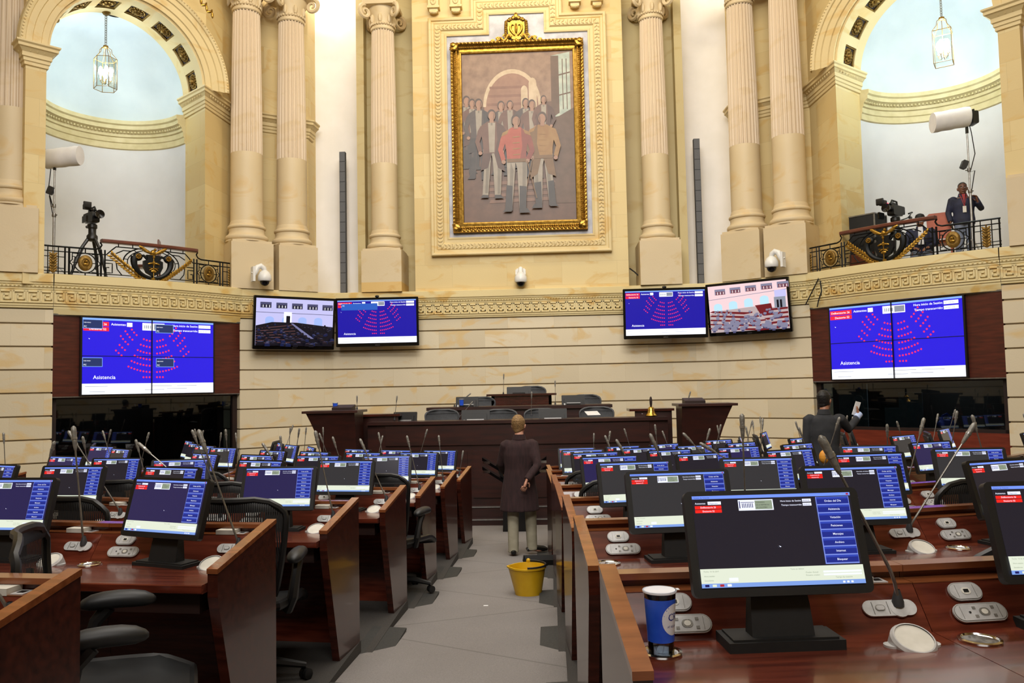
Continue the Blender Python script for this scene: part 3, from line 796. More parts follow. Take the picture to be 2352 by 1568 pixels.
        el((u, v + .922 * sc), (.046 * a, .058 * sc), 'hair'); el((u + .004 * a, v + .905 * sc), (.037 * a, .052 * sc), 'face'); P([(.014, .86), (.034, .88), (.038, .92), (.024, .945)], 'face_d')
    for u, v, sc, c in ((.04, .3, .46, 'dark'), (.09, .32, .42, 'brown'), (.15, .26, .48, 'dark'), (.35, .28, .44, 'dark'), (.43, .32, .4, 'brown'), (.57, .3, .43, 'dark'), (.625, .26, .46, 'brown'), (.73, .36, .38, 'brown')): man(u, v, sc, c, 'dark', 'boot')
    man(.265, .14, .53, 'brown', 'white', 'white'); man(.715, .085, .56, 'ochre', 'white', 'boot', -1, True); man(.48, .06, .575, 'red', 'white', 'boot', 1, True)
    mb.build('canvas', ['paint_' + k for k in keys], t, 0)
    # gilded crest above the frame
    t2 = thing('gilded_crest', 'gold carved coat of arms crest above the painting', 'crest', (.0, YF - .01, 10.27))
    mb = MB(); pts = [(0, -.02), (-.1, .02), (-.18, .12), (-.2, .28), (-.19, .42), (-.1, .46), (0, .45), (.1, .46), (.19, .42), (.2, .28), (.18, .12), (.1, .02)]
    mb.prism(pts, 'xz', -.06, 0); mb.build('shield', 'gilt', t2, 20)
    mb = MB()
    mb.ell((0, -.08, .26), (.035, .03, .12), 8, 6)
    for sd in (-1, 1):
        mb.tube([(sd * (.03 + .1 * math.sin(k / 8 * 2.6)), -.08, .1 + .27 * k / 8) for k in range(9)], [.02, .024, .028, .03, .03, .028, .024, .018, .01], 6)
        mb.tube([(sd * .14, -.08, .3), (sd * .1, -.08, .36), (sd * .05, -.08, .34)], .018, 6)
    mb.build('emblem', 'gold', t2)
    mb = MB()
    for sd in (-1, 1):
        for k in range(10):
            z = .04 + .043 * k; mb.ell((sd * (.24 - .0004 * (k - 4) ** 2), -.06, z), (.045, .035, .03), 7, 5, (0, sd * .6, 0))
    for k in range(7):
        a = PI * (k + .5) / 7; mb.ell((.17 * math.cos(a), -.07, .44 + .07 * math.sin(a)), (.05, .035, .035), 7, 5, (0, -a, 0))
    mb.ell((0, -.08, .55), (.05, .035, .08), 8, 6); mb.ell((-.05, -.07, .52), (.03, .03, .05), 6, 5, (0, -.6, 0)); mb.ell((.05, -.07, .52), (.03, .03, .05), 6, 5, (0, .6, 0))
    mb.build('wreath', 'gilt', t2)
    mb = MB()
    for sd in (-1, 1):
        mb.tube([(sd * (.12 + .42 * k / 14), -.05, .06 - .08 * k / 14 + .05 * math.sin(k * .9)) for k in range(15)], [.05 - .0022 * k for k in range(15)], 7)
        for cx, cz, rr in ((.24, .08, .07), (.42, .03, .05), (.54, -.02, .045)):
            mb.tube([(sd * (cx + rr * (1 - k / 22) * math.cos(k * .5)), -.06, cz + rr * (1 - k / 22) * math.sin(k * .5)) for k in range(20)], .016, 6)
    for k in range(9): mb.ell((-.2 + .05 * k, -.06, -.03 + .015 * math.cos(k * 1.6)), (.035, .03, .04), 6, 5)
    mb.build('scroll', 'gilt', t2)
painting()
def sprig():
    mb = MB(); c = at(462, 8, 15.9); d = Vector((.83, .55, 0))
    for k in range(9):
        q = c + d * (-.22 + .055 * k) + Vector((0, 0, .28 - .06 * k)); mb.ell(q, (.07, .02, .028), 7, 5, (0, (-1) ** k * .9 + .6, R_(33)))
        if k % 2: mb.ell(q + Vector((.05, 0, .03)), (.022, .02, .022), 6, 4)
    tag(mb.build('leaf_ornament', 'gilt'), 'small gilded leaf sprig on the stone above the left arch', 'ornament')
sprig()

# ================================================================ lanterns
def lantern(sg, label):
    c = ARCH[sg](0 if sg < 0 else -.02, .75, 0); zt = 10.02 if sg < 0 else 9.86
    c = at(243, 90, 15.75) if sg < 0 else at(2165, 90, 15.35); zt = 10.05 if sg < 0 else 9.9
    t = thing('lantern', label, 'lamp', (c.x, c.y, 0), .25, 'hanging glass lanterns in the balcony niches')
    zb = 8.5 if sg < 0 else 8.2; zu = zb + .62; n = 6 if sg < 0 else 4; r = .22
    P = lambda k, z, rr=r: (rr * math.cos(2 * PI * k / n), rr * math.sin(2 * PI * k / n), z)
    mb = MB(); mb.lathe([(.09, zt + .14), (.09, zt + .05), (.05, zt), (.0, zt)], 12); mb.build('ceiling_rose', 'gold_dull', t)
    mb = MB(); z = zt
    while z > zu + .3: mb.ring((0, 0, z), .022, .005, 'xz', 8, 1.5); z -= .05
    mb.tube([(0, 0, zt), (0, 0, zu + .25)], .004, 5)
    mb.tube([(0, 0, zt + .5), (0, 0, zt)], .004, 5)
    mb.build('chain', 'steel_dark', t)
    mb = MB()
    for k in range(n):
        mb.bar(P(k, zb), P(k, zu), .010); mb.bar(P(k, zb), P(k + 1, zb), .010); mb.bar(P(k, zu), P(k + 1, zu), .010)
        mb.tube([P(k, zu), P(k, zu + .12, r * .55), P(k, zu + .2, r * .5), P(k, zu + .25, r * .2), (0, 0, zu + .26)], .006, 5)
    mb.lathe([(.0, zu + .3), (.05, zu + .28), (.05, zu + .24), (0, zu + .22)], 10)
    mb.tube([(0, 0, zu + .25), (0, 0, zb + .14)], .006, 5)
    for k in range(4):
        a = k * PI / 2 + .4; mb.tube([(0, 0, zb + .14), (.05 * math.cos(a), .05 * math.sin(a), zb + .1), (.09 * math.cos(a), .09 * math.sin(a), zb + .14), (.09 * math.cos(a), .09 * math.sin(a), zb + .2)], .006, 5)
        mb.lathe([(.028, zb + .18), (.028, zb + .19)], 8, (.09 * math.cos(a), .09 * math.sin(a), 0))
    mb.build('frame', 'gold_dull', t)
    mb = MB()
    for k in range(n): mb.poly([P(k, zb + .01, r * .98), P(k + 1, zb + .01, r * .98), P(k + 1, zu - .01, r * .98), P(k, zu - .01, r * .98)])
    mb.build('glass', 'glass_clear', t, 0)
    for k in range(4):
        a = k * PI / 2 + .4; mb = MB(); mb.lathe([(.012, zb + .19), (.012, zb + .26), (.036, zb + .31), (.042, zb + .37), (.028, zb + .43), (.004, zb + .46)], 10, (.09 * math.cos(a), .09 * math.sin(a), 0), cap=True)
        mb.build('bulb', 'bulb', t)
    l = bpy.data.lights.new('lantern_light', 'POINT'); l.energy = 60 if sg < 0 else 125; l.color = (.80, .93, 1.0); l.shadow_soft_size = .12
    lo = bpy.data.objects.new('lantern_light', l); COL.objects.link(lo); lo.parent = t; lo.location = (0, 0, zb + .5)
lantern(-1, 'brass and glass lantern hanging in the left niche'); lantern(1, 'brass and glass lantern hanging in the right niche')

# ================================================================ lit screens
LIT = {'blue': ('1a12a8', 0.80), 'blue_big': ('2416d8', 0.92), 'dot': ('ff2a6a', 0.88), 'white': ('f2f4ff', 1.20), 'sky': ('7fa8f5', 1.00), 'red': ('f0203c', 0.92), 'navy': ('16204a', 0.72), 'steel': ('24386e', 0.72), 'cyan': ('2a62c8', 0.80),
       'grey': ('9aa0b0', 0.72), 'ink': ('1a1a6a', 0.64), 'dark': ('0d0c1c', 0.64), 'wall_v': ('c4c2f0', 0.88), 'wall_p': ('f2d2d6', 0.88), 'arch_v': ('9fb6f4', 0.92), 'arch_p': ('b8e0f0', 0.92), 'desk_v': ('14121e', 0.64), 'desk_p': ('7a1c24', 0.72),
       'chair_v': ('55557c', 0.64), 'chair_p': ('8c8aa4', 0.76), 'trim_v': ('6e4a4a', 0.64), 'floor_p': ('c8b4b4', 0.76), 'floor_v': ('8a8ab8', 0.64),
       'm_bg': ('2a2838', 0.44), 'm_bg2': ('302a66', 0.48), 'm_bg_refl': ('3c3c40', 0.56), 'm_bar': ('6f8ff0', 0.96), 'm_red': ('f0221c', 0.88), 'm_white': ('e8ecff', 0.96), 'm_btn': ('1c2c90', 0.76), 'm_btn2': ('7c90e8', 0.8), 'm_btn_hi': ('3048bc', 0.75), 'm_strip': ('dfe6d2', 0.88), 'm_task': ('7fa2e8', 0.84), 'm_green': ('9aa890', 0.72), 'm_ic': ('c02a3a', 0.72)}  # monitor background tones carry grey room reflections painted in as glow
LK = list(LIT)
for k in LK: lit('lit_' + k, *LIT[k])
class UI:                                  # picture on a lit screen, w x h metres, origin at its lower left, facing -y
    def __init__(u, w, h): u.w = w; u.h = h; u.mb = MB(); u.y = 0; u.st = .00025; u.used = []
    def _m(u, k):
        if k not in u.used: u.used.append(k)
        u.mb.m = u.used.index(k)
    def poly(u, pts, k): u._m(k); u.y -= u.st; u.mb.poly([(x * u.w, u.y, z * u.h) for x, z in pts])
    def rect(u, x0, z0, x1, z1, k): u.poly([(x0, z0), (x1, z0), (x1, z1), (x0, z1)], k)
    def text(u, t, x, z, h, k, al='LEFT', bold=0):
        V, F = text_geo(t, h * u.h, al, bold); u._m(k); y = u.y - u.st * 2; ids = [u.mb.p((a + x * u.w, y, b + z * u.h)) for a, b in V]
        for f in F: u.mb.face([ids[i] for i in f])
    def dots(u, pts, r, k):
        u._m(k); y = u.y - u.st * 2
        for x, z in pts: u.mb.poly([(x * u.w + r * math.cos(a * PI / 4), y, z * u.h + r * math.sin(a * PI / 4)) for a in range(8)])
    def build(u, name, parent, loc=None): return u.mb.build(name, ['lit_' + k for k in u.used], parent, 0, loc)
def seat_dots():                           # attendance diagram: curved rows with two gangways
    out = []
    for k, n in enumerate((3, 4, 5, 6, 7, 8)):
        r = 175 + 44 * k
        for sd in (-1, 1):
            for i in range(n): a = (26 + 21.5 * i) / r; out.append((sd * r * math.sin(a), r * math.cos(a)))
    for k, n in ((0, 4), (1, 4), (2, 4), (3, 3), (4, 3)):
        r = 178 + 44 * k
        for sd in (-1, 1):
            for i in range(n):
                a = R_(41 if k < 3 else 42 - k) + 25.0 * i / r; out.append((sd * r * math.sin(a), r * math.cos(a)))
    for sd in (-1, 1): out += [(sd * (26 + 21 * i), 431) for i in range(3)]
    out += [(-35, 72), (0, 74), (35, 72)]
    return [(.515 + x / 905 * .99, .88 - (y - 78) / 520 + .02) for x, y in out]
def board(u, big, blue, over):             # the attendance board
    u.rect(0, 0, 1, 1, blue); u.rect(0, .975, 1, 1, 'sky'); u.rect(0, 0, 1, .14, 'white')
    u.dots(seat_dots(), .0074 * u.w, 'dot')
    u.rect(.005, .895, .185, .955, 'red'); u.rect(.005, .83, .185, .885, 'red')
    u.text('Deliberatorio: 26', .015, .91, .028, 'white', bold=.004); u.text('Decisorio: 52', .045, .843, .028, 'white', bold=.004)
    u.text('Asistentes:', .2, .912, .032, 'white', bold=.006); u.rect(.315, .9, .355, .955, 'white')
    u.rect(.43, .86, .6, .96, 'white'); u.rect(.52, .872, .595, .95, 'grey')
    for k in range(5): u.rect(.445 + .014 * k, .885, .452 + .014 * k, .93, 'grey')
    u.text('Hora inicio de Sesión:', .87, .925, .03, 'white', 'RIGHT', .006); u.rect(.875, .915, .975, .96, 'white')
    u.text('Tiempo transcurrido:', .87, .86, .03, 'white', 'RIGHT', .006); u.rect(.875, .85, .975, .895, 'white')
    u.text('00:00:00', .88, .923, .026, 'grey'); u.text('00:00:00', .88, .858, .026, 'grey')
    u.text('Asistencia', .075, .2, .05, 'white')
    u.poly([(.04, .735), (.052, .725), (.046, .72)], 'white')
    for a, b, z in ((.02, .18, .1), (.05, .16, .03), (.45, .6, .05), (.5, .66, .1), (.62, .78, .06), (.7, .86, .1)): u.rect(a, z, b, z + .006, 'grey')
    if over == 'boxes':
        for x, z in ((0.0, .86), (.53, .83), (0.0, .36), (.535, .36)):
            u.rect(x, z, x + .14, z + .12, 'sky'); u.rect(x + .003, z + .006, x + .137, z + .114, 'steel'); u.text('PC', x + .008, z + .015, .022, 'white'); u.text('RGB-VIDEO', x + .008, z + .072, .012, 'white')
    if over == 'bar': u.rect(.05, .77, .51, .92, 'cyan'); u.text('PC', .065, .86, .03, 'white')
def chamber(u, p):                         # live view of the same chamber on a screen
    wl, ar, dk, ch, fl = [k + ('_p' if p else '_v') for k in ('wall', 'arch', 'desk', 'chair', 'floor')]
    rnd = random.Random(3 + p)
    u.rect(0, 0, 1, 1, wl); u.poly([(0, .70), (1, .80 if p else .68), (1, .81 if p else .69), (0, .71)], ch)
    for k in range(5):
        x = .05 + .2 * k + (.04 if p else 0); z = .8 + (.05 * x if p else -.02 * x)
        u.rect(x, z, x + .14, z + .12, ch); u.rect(x + .01, z, x + .13, z + .07, dk)
        for j in range(6): u.rect(x + .012 + .02 * j, z + .01, x + .02 + .02 * j, z + .06, 'white' if j % 2 else ch)
    for k in range(4):
        x = .17 + .21 * k if not p else .12 + .2 * k; z = .56 + (.03 * k if p else 0)
        u.poly([(x - .055, z - .12), (x + .055, z - .12)] + [(x + .055 * math.cos(R_(a)), z + .06 * math.sin(R_(a))) for a in range(0, 181, 30)], ar)
    if p:
        u.poly([(0, 0), (1, 0), (1, .42), (.6, .5), (.1, .46), (0, .4)], fl)
        u.rect(.84, .4, .98, .66, 'grey'); u.rect(.85, .66, .99, .8, 'wall_v')
        for x in (.87, .91): u.rect(x, .44, x + .025, .6, 'dark')
        for k in range(5):
            z = .44 - .09 * k; u.poly([(.05 - .02 * k, z + .03), (.5 + .05 * k, z - .05), (.56 + .08 * k, z - .04), (.56 + .08 * k, z - .07), (.45 + .05 * k, z - .09), (-.0, z - .0)], dk)
            u.poly([(.62 + .04 * k, z - .02), (1, z), (1, z - .04), (.66 + .04 * k, z - .06)], dk)
        u.poly([(.6, .52), (.8, .54), (.82, .34), (.66, .32)], dk)
        for k in range(90):
            x, z = rnd.random() * .95, .45 * (1 - (k / 90) ** .9); w = .022 + .055 * (1 - z / .5)
            u.rect(x + w * .3, z - w * .5, x + w * .8, z + w * .2, 'chair_v')
            u.poly([(x, z), (x + w, z), (x + w * 1.05, z + w * .9), (x + w * .2, z + w)], ch)
    else:
        u.rect(.35, .46, .45, .72, 'white'); u.rect(.38, .46, .43, .64, 'dark')
        u.poly([(0, 0), (1, 0), (1, .42), (.52, .5), (.2, .5), (0, .42)], dk)
        u.poly([(.44, .48), (.47, .48), (.75, .16), (.68, .16)], fl)
        for k in range(7): u.poly([(0, .36 - .05 * k), (.46 + .02 * k, .45 - .06 * k), (.46 + .02 * k, .435 - .06 * k), (0, .345 - .05 * k)], 'trim_v')
        for k in range(170):
            x, z = rnd.random() * .96, .45 * (1 - (k / 170) ** .9); w = .018 + .05 * (1 - z / .5)
            if abs(x - (.46 + (.48 - z) * .75)) < .05: continue
            u.poly([(x, z - .02), (x + w, z - .02), (x + w * .95, z + w * .55), (x + w * .5, z + w * .75), (x + w * .05, z + w * .55)], rnd.choice((dk, 'navy', dk, 'desk_v')))
            u.poly([(x, z + w * .5), (x + w * .5, z + w * .72), (x + w, z + w * .5), (x + w * .5, z + w * .62)], rnd.choice((ch, ch, fl, 'trim_v')))
def television(c, yaw, w, h, tilt, pic, label):
    t = thing('wall_television', label, 'television', c); t.rotation_euler = (tilt, 0, yaw)
    mb = MB(); mb.rbox((0, .03, 0), (w, .06, h), .02); mb.rbox((0, .07, 0), (w * .6, .05, h * .6), .02)
    mb.build('housing', 'black_gloss', t)
    u = UI(w - .1, h - .13); pic(u); u.build('screen', t, (-(w - .1) / 2, -.002, -(h - .13) / 2 + .012))
    V, F = text_geo('SAMSUNG', .016, 'CENTER'); mb = MB(); ids = [mb.p((x, -.002, z - h / 2 + .022)) for x, z in V]
    for f in F: mb.face([ids[i] for i in f])
    mb.build('logo', 'steel', t, 0)
    mb = MB(); mb.box((-.12, .08, -.12), (.12, .42, .12)); mb.build('wall_bracket', 'black_matte', t)
    return t
tA, oA = nrm(PL[2], PL[1]); yA = math.atan2(tA.y, tA.x)
def on_facet(px, py, a, b, d):
    t, o = nrm(a, b); return atpl(px, py, v2(a, o, -d), v2(b, o, -d))
cA = on_facet(678, 742, PL[2], PL[1], .38); wA = (on_facet(772, 745, PL[2], PL[1], .38) - on_facet(585, 740, PL[2], PL[1], .38)).length
television(cA, yA, wA, 1.14, R_(7), lambda u: chamber(u, 0), 'wall television showing a bluish view of the empty chamber')
cB = at(866, 739, 17.85); wB = at(961, 738, 17.85).x - at(771, 742, 17.85).x
television(cB, 0.02, wB, 1.09, R_(3), lambda u: board(u, 0, 'blue', 'bar'), 'wall television with the blue attendance board, left of the painting')
cC = at(1528, 719, 17.75); wC = at(1625, 716, 17.75).x - at(1432, 722, 17.75).x
television(cC, -.02, wC, 1.10, R_(3), lambda u: board(u, 0, 'blue', ''), 'wall television with the blue attendance board, right of the painting')
cD = on_facet(1717, 706, (4.32, 18.2), P2r, .38); wD = (on_facet(1812, 700, (4.32, 18.2), P2r, .38) - on_facet(1622, 710, (4.32, 18.2), P2r, .38)).length
television(cD, -yA, wD, 1.14, R_(7), lambda u: chamber(u, 1), 'wall television showing a pinkish view of the chamber with red desks')
for c in (cB, cC):
    mb = MB(); mb.ell((c.x, c.y + .03, c.z + .575), (.05, .04, .03), 8, 5); mb.box((c.x - .02, c.y + .02, c.z + .545), (c.x + .02, c.y + .06, c.z + .56))
    tag(mb.build('small_camera', 'black'), 'small black camera on top of the %s attendance television' % ('left' if c.x < 0 else 'right'), 'camera')

def niche(sg):
    nm = 'left' if sg < 0 else 'right'
    a, b = (P3l, P2l) if sg < 0 else (P2r, P3r)
    t, o = nrm(a, b); L = (Vector(b) - Vector(a)).length; yaw = math.atan2(t.y, t.x)
    fr = Matrix.Translation((a[0], a[1], 0)) @ Matrix.Rotation(yaw, 4, 'Z')   # x along, y away from the hall
    def put(o_): o_.matrix_world = fr; return o_
    zb = 2.27
    th = thing('screen_surround', 'dark red wooden panel around the %s video wall' % nm, 'panel', (0, 0, 0)); put(th)
    mb = MB(); mb.box((.0, -.0, zb), (L, .10, 3.76)); mb.build('board', 'wood_panel', th, 0)
    for q0, q1, y in ((3.755, 3.785, -.015), (zb - .02, zb, 0)):
        mb = MB(); mb.box((0, y, q0), (L, .1, q1)); mb.build('edge_strip', 'steel_dark', th, 0)
    # video wall: four tiles
    x0, x1 = (.47, 2.98) if sg < 0 else (.47, 2.99); z0, z1 = zb + .03, 3.73
    vt = thing('video_wall', 'two by two video wall with the blue attendance board, %s of the dais' % nm, 'screen'); vt.matrix_world = fr @ Matrix.Translation((x0, -.08, z0))
    w, h = x1 - x0, z1 - z0
    mb = MB(); mb.box((-.03, 0, -.02), (w + .03, .08, h + .02)); mb.build('housing', 'black', vt, 0)
    u = UI(w, h); board(u, 1, 'blue_big', 'boxes' if sg < 0 else ''); u.build('screen', vt, (0, -.001, 0))
    mb = MB(); mb.box((w / 2 - .006, -.045, 0), (w / 2 + .006, 0, h)); mb.box((0, -.045, h / 2 - .006), (w, 0, h / 2 + .006)); mb.build('tile_seam', 'black', vt, 0)
    # booth window under the panel
    zw = 1.36 if sg > 0 else .5
    fm = MB(); 
    for x in (0, L - .1): fm.box((x, .12, 0), (x + .1, .24, zb))
    fm.box((0, .12, zw - .06), (L, .24, zw)); fm.box((0, .12, zb - .05), (L, .24, zb))
    wn = struct(fm.build('window_%d' % (1 if sg < 0 else 2), 'wood_dark', None, 0)); put(wn)
    gm = MB(); gm.poly([(.1, .17, zw), (L - .1, .17, zw), (L - .1, .17, zb - .05), (.1, .17, zb - .05)]); gm.build('glass', 'glass_booth', wn, 0)
    mb = MB(); mb.box((.0, .1, -.2), (L, .2, zw - .06)); put(struct(mb.build('baseboard_%s_booth' % nm, 'wood_red', None, 0)))
    mb = MB(); mb.m = 0
    for q in (((-.1, 2.2, -.2), (L + .1, 2.2, -.2), (L + .1, 2.2, 3), (-.1, 2.2, 3)), ((-.1, .25, 2.6), (L + .1, .25, 2.6), (L + .1, 2.2, 2.6), (-.1, 2.2, 2.6)), ((-.1, .2, -.2), (-.1, 2.2, -.2), (-.1, 2.2, 2.6), (-.1, .2, 2.6)), ((L + .1, .2, -.2), (L + .1, 2.2, -.2), (L + .1, 2.2, 2.6), (L + .1, .2, 2.6))): mb.poly(q)
    put(struct(mb.build('wall_%s_booth' % nm, 'black_matte', None, 0)))
    l = bpy.data.lights.new('booth_light', 'AREA'); l.size = 1; l.energy = 5; lo = bpy.data.objects.new('booth_light', l); COL.objects.link(lo); l.energy = 14 if sg > 0 else 4; lo.matrix_world = fr @ Matrix.Translation((L / 2, 1.2, 2.55))
    if sg > 0:
        mat('booth_panel', '5d6b74', '687680', .6)
        for k, (xa, xb, za, zc) in enumerate(((1.5, 1.95, 1.15, 2.02), (1.22, 1.5, 1.15, 1.72))):
            mb = MB(); mb.box((xa, .5, za), (xb, .53, zc)); put(tag(mb.build('booth_partition', 'booth_panel', None, 0), ['taller', 'shorter'][k] + ' grey blue partition behind the right booth window', 'partition'))
        mb = MB(); mb.box((.35, .35, 1.1), (.95, .38, 2.2)); put(tag(mb.build('room_divider', 'booth_panel', None, 0), 'pale grey divider panel at the left end of the right booth', 'partition'))
        mb = MB(); mb.ell((2.42, .4, 1.42), (.18, .1, .1), 12, 8); mb.tube([(2.33, .38, 1.46), (2.36, .38, 1.58), (2.44, .38, 1.62), (2.5, .38, 1.56), (2.52, .38, 1.46)], .022, 8)
        put(tag(mb.build('bag', 'bag_blue'), 'bright blue bag behind the right booth window', 'bag'))
niche(-1); niche(1)

# ================================================================ dome cameras, line speakers, cables
def dome_camera(p, yaw, label, arm=True):
    t = thing('dome_camera', label, 'security camera', p, yaw, 'white dome security cameras')
    mb = MB()
    mb.lathe([(.0, .16), (.05, .16), (.1, .12), (.135, .05), (.14, 0), (.14, -.05), (.125, -.07)], 24, cap=True); mb.build('housing', 'white_plastic', t)
    mb = MB(); mb.lathe([(.1, -.06)] + [(.1 * math.cos(a * PI / 16), -.075 - .1 * math.sin(a * PI / 16)) for a in range(9)], 24, cap=True); mb.build('dome', 'lens', t)
    mb = MB()
    if arm:
        mb.tube([(0, 0, .15), (-.02, 0, .21), (-.08, 0, .25), (-.15, 0, .22), (-.2, 0, .12), (-.24, 0, .06)], [.05, .055, .06, .06, .06, .06], 12)
        mb.box((-.27, -.09, -.09), (-.22, .09, .22))
    else:
        mb.tube([(0, 0, .14), (0, .04, .24), (0, .12, .2)], .055, 12); mb.box((-.09, .1, .02), (.09, .14, .26))
        for sx in (-1, 1): mb.box((sx * .1 - .015, -.02, .1), (sx * .1 + .015, .03, .22))
    mb.build('arm', 'white_plastic', t)
dome_camera(on_facet(608, 638, PL[2], PL[1], .42) , yA, 'white dome security camera above the left televisions')
dome_camera(at(1196, 641, 18.12), 0, 'white dome security camera under the painting', False)
dome_camera(on_facet(1772, 606, (4.32, 18.2), P2r, .42), PI - yA, 'white dome security camera above the right televisions')
def line_speaker(p0, p1, label):
    a, b = Vector(p0), Vector(p1); t = thing('line_array_speaker', label, 'speaker', (a.x, a.y, a.z), 0, 'tall grey line speakers'); h = b.z - a.z
    mb = MB(); mb.box((-.07, -.06, 0), (.07, .06, h)); mb.build('cabinet', 'grey_dark', t, 0)
    for k in range(14):
        mb = MB(); z = h * (k + .5) / 14; mb.box((-.062, -.066, z - h / 30), (.062, -.058, z + h / 30)); mb.build('driver_grille', 'grey_speaker', t, 0)
mat('grey_speaker', '5a5c60', '65676b', .7, scale=60)
a = at(790, 674, 19.0); b = at(788, 350, 19.0); line_speaker(a, (a.x, a.y, b.z), 'tall thin grey line speaker on the left white wall strip')
a = at(1610, 655, 19.0); b = at(1600, 320, 19.0); line_speaker(a, (a.x, a.y, b.z), 'tall thin grey line speaker on the right white wall strip')
def cable(px, label, a, b, d, r=.012):
    mb = MB(); P = [on_facet(x, y, a, b, d) for x, y in px]; mb.tube(P, r, 6); tag(mb.build('cable', 'black_matte'), label, 'cable')
cable([(1884, 618), (1880, 640), (1866, 668), (1850, 700)], 'dark cable hanging from the right balcony, slanting left to the panel corner', P2r, P3r, .16)
cable([(1884, 618), (1884, 645), (1887, 668), (1880, 690), (1877, 705)], 'dark cable hanging straight down from the right balcony corner', P2r, P3r, .14)
mb = MB(); mb.tube([at(1446, 616, 18.6), at(1457, 624, 18.6), at(1470, 636, 18.6)], .015, 6); tag(mb.build('cable', 'black_matte'), 'short dark cable beside the pedestal right of the painting', 'cable')
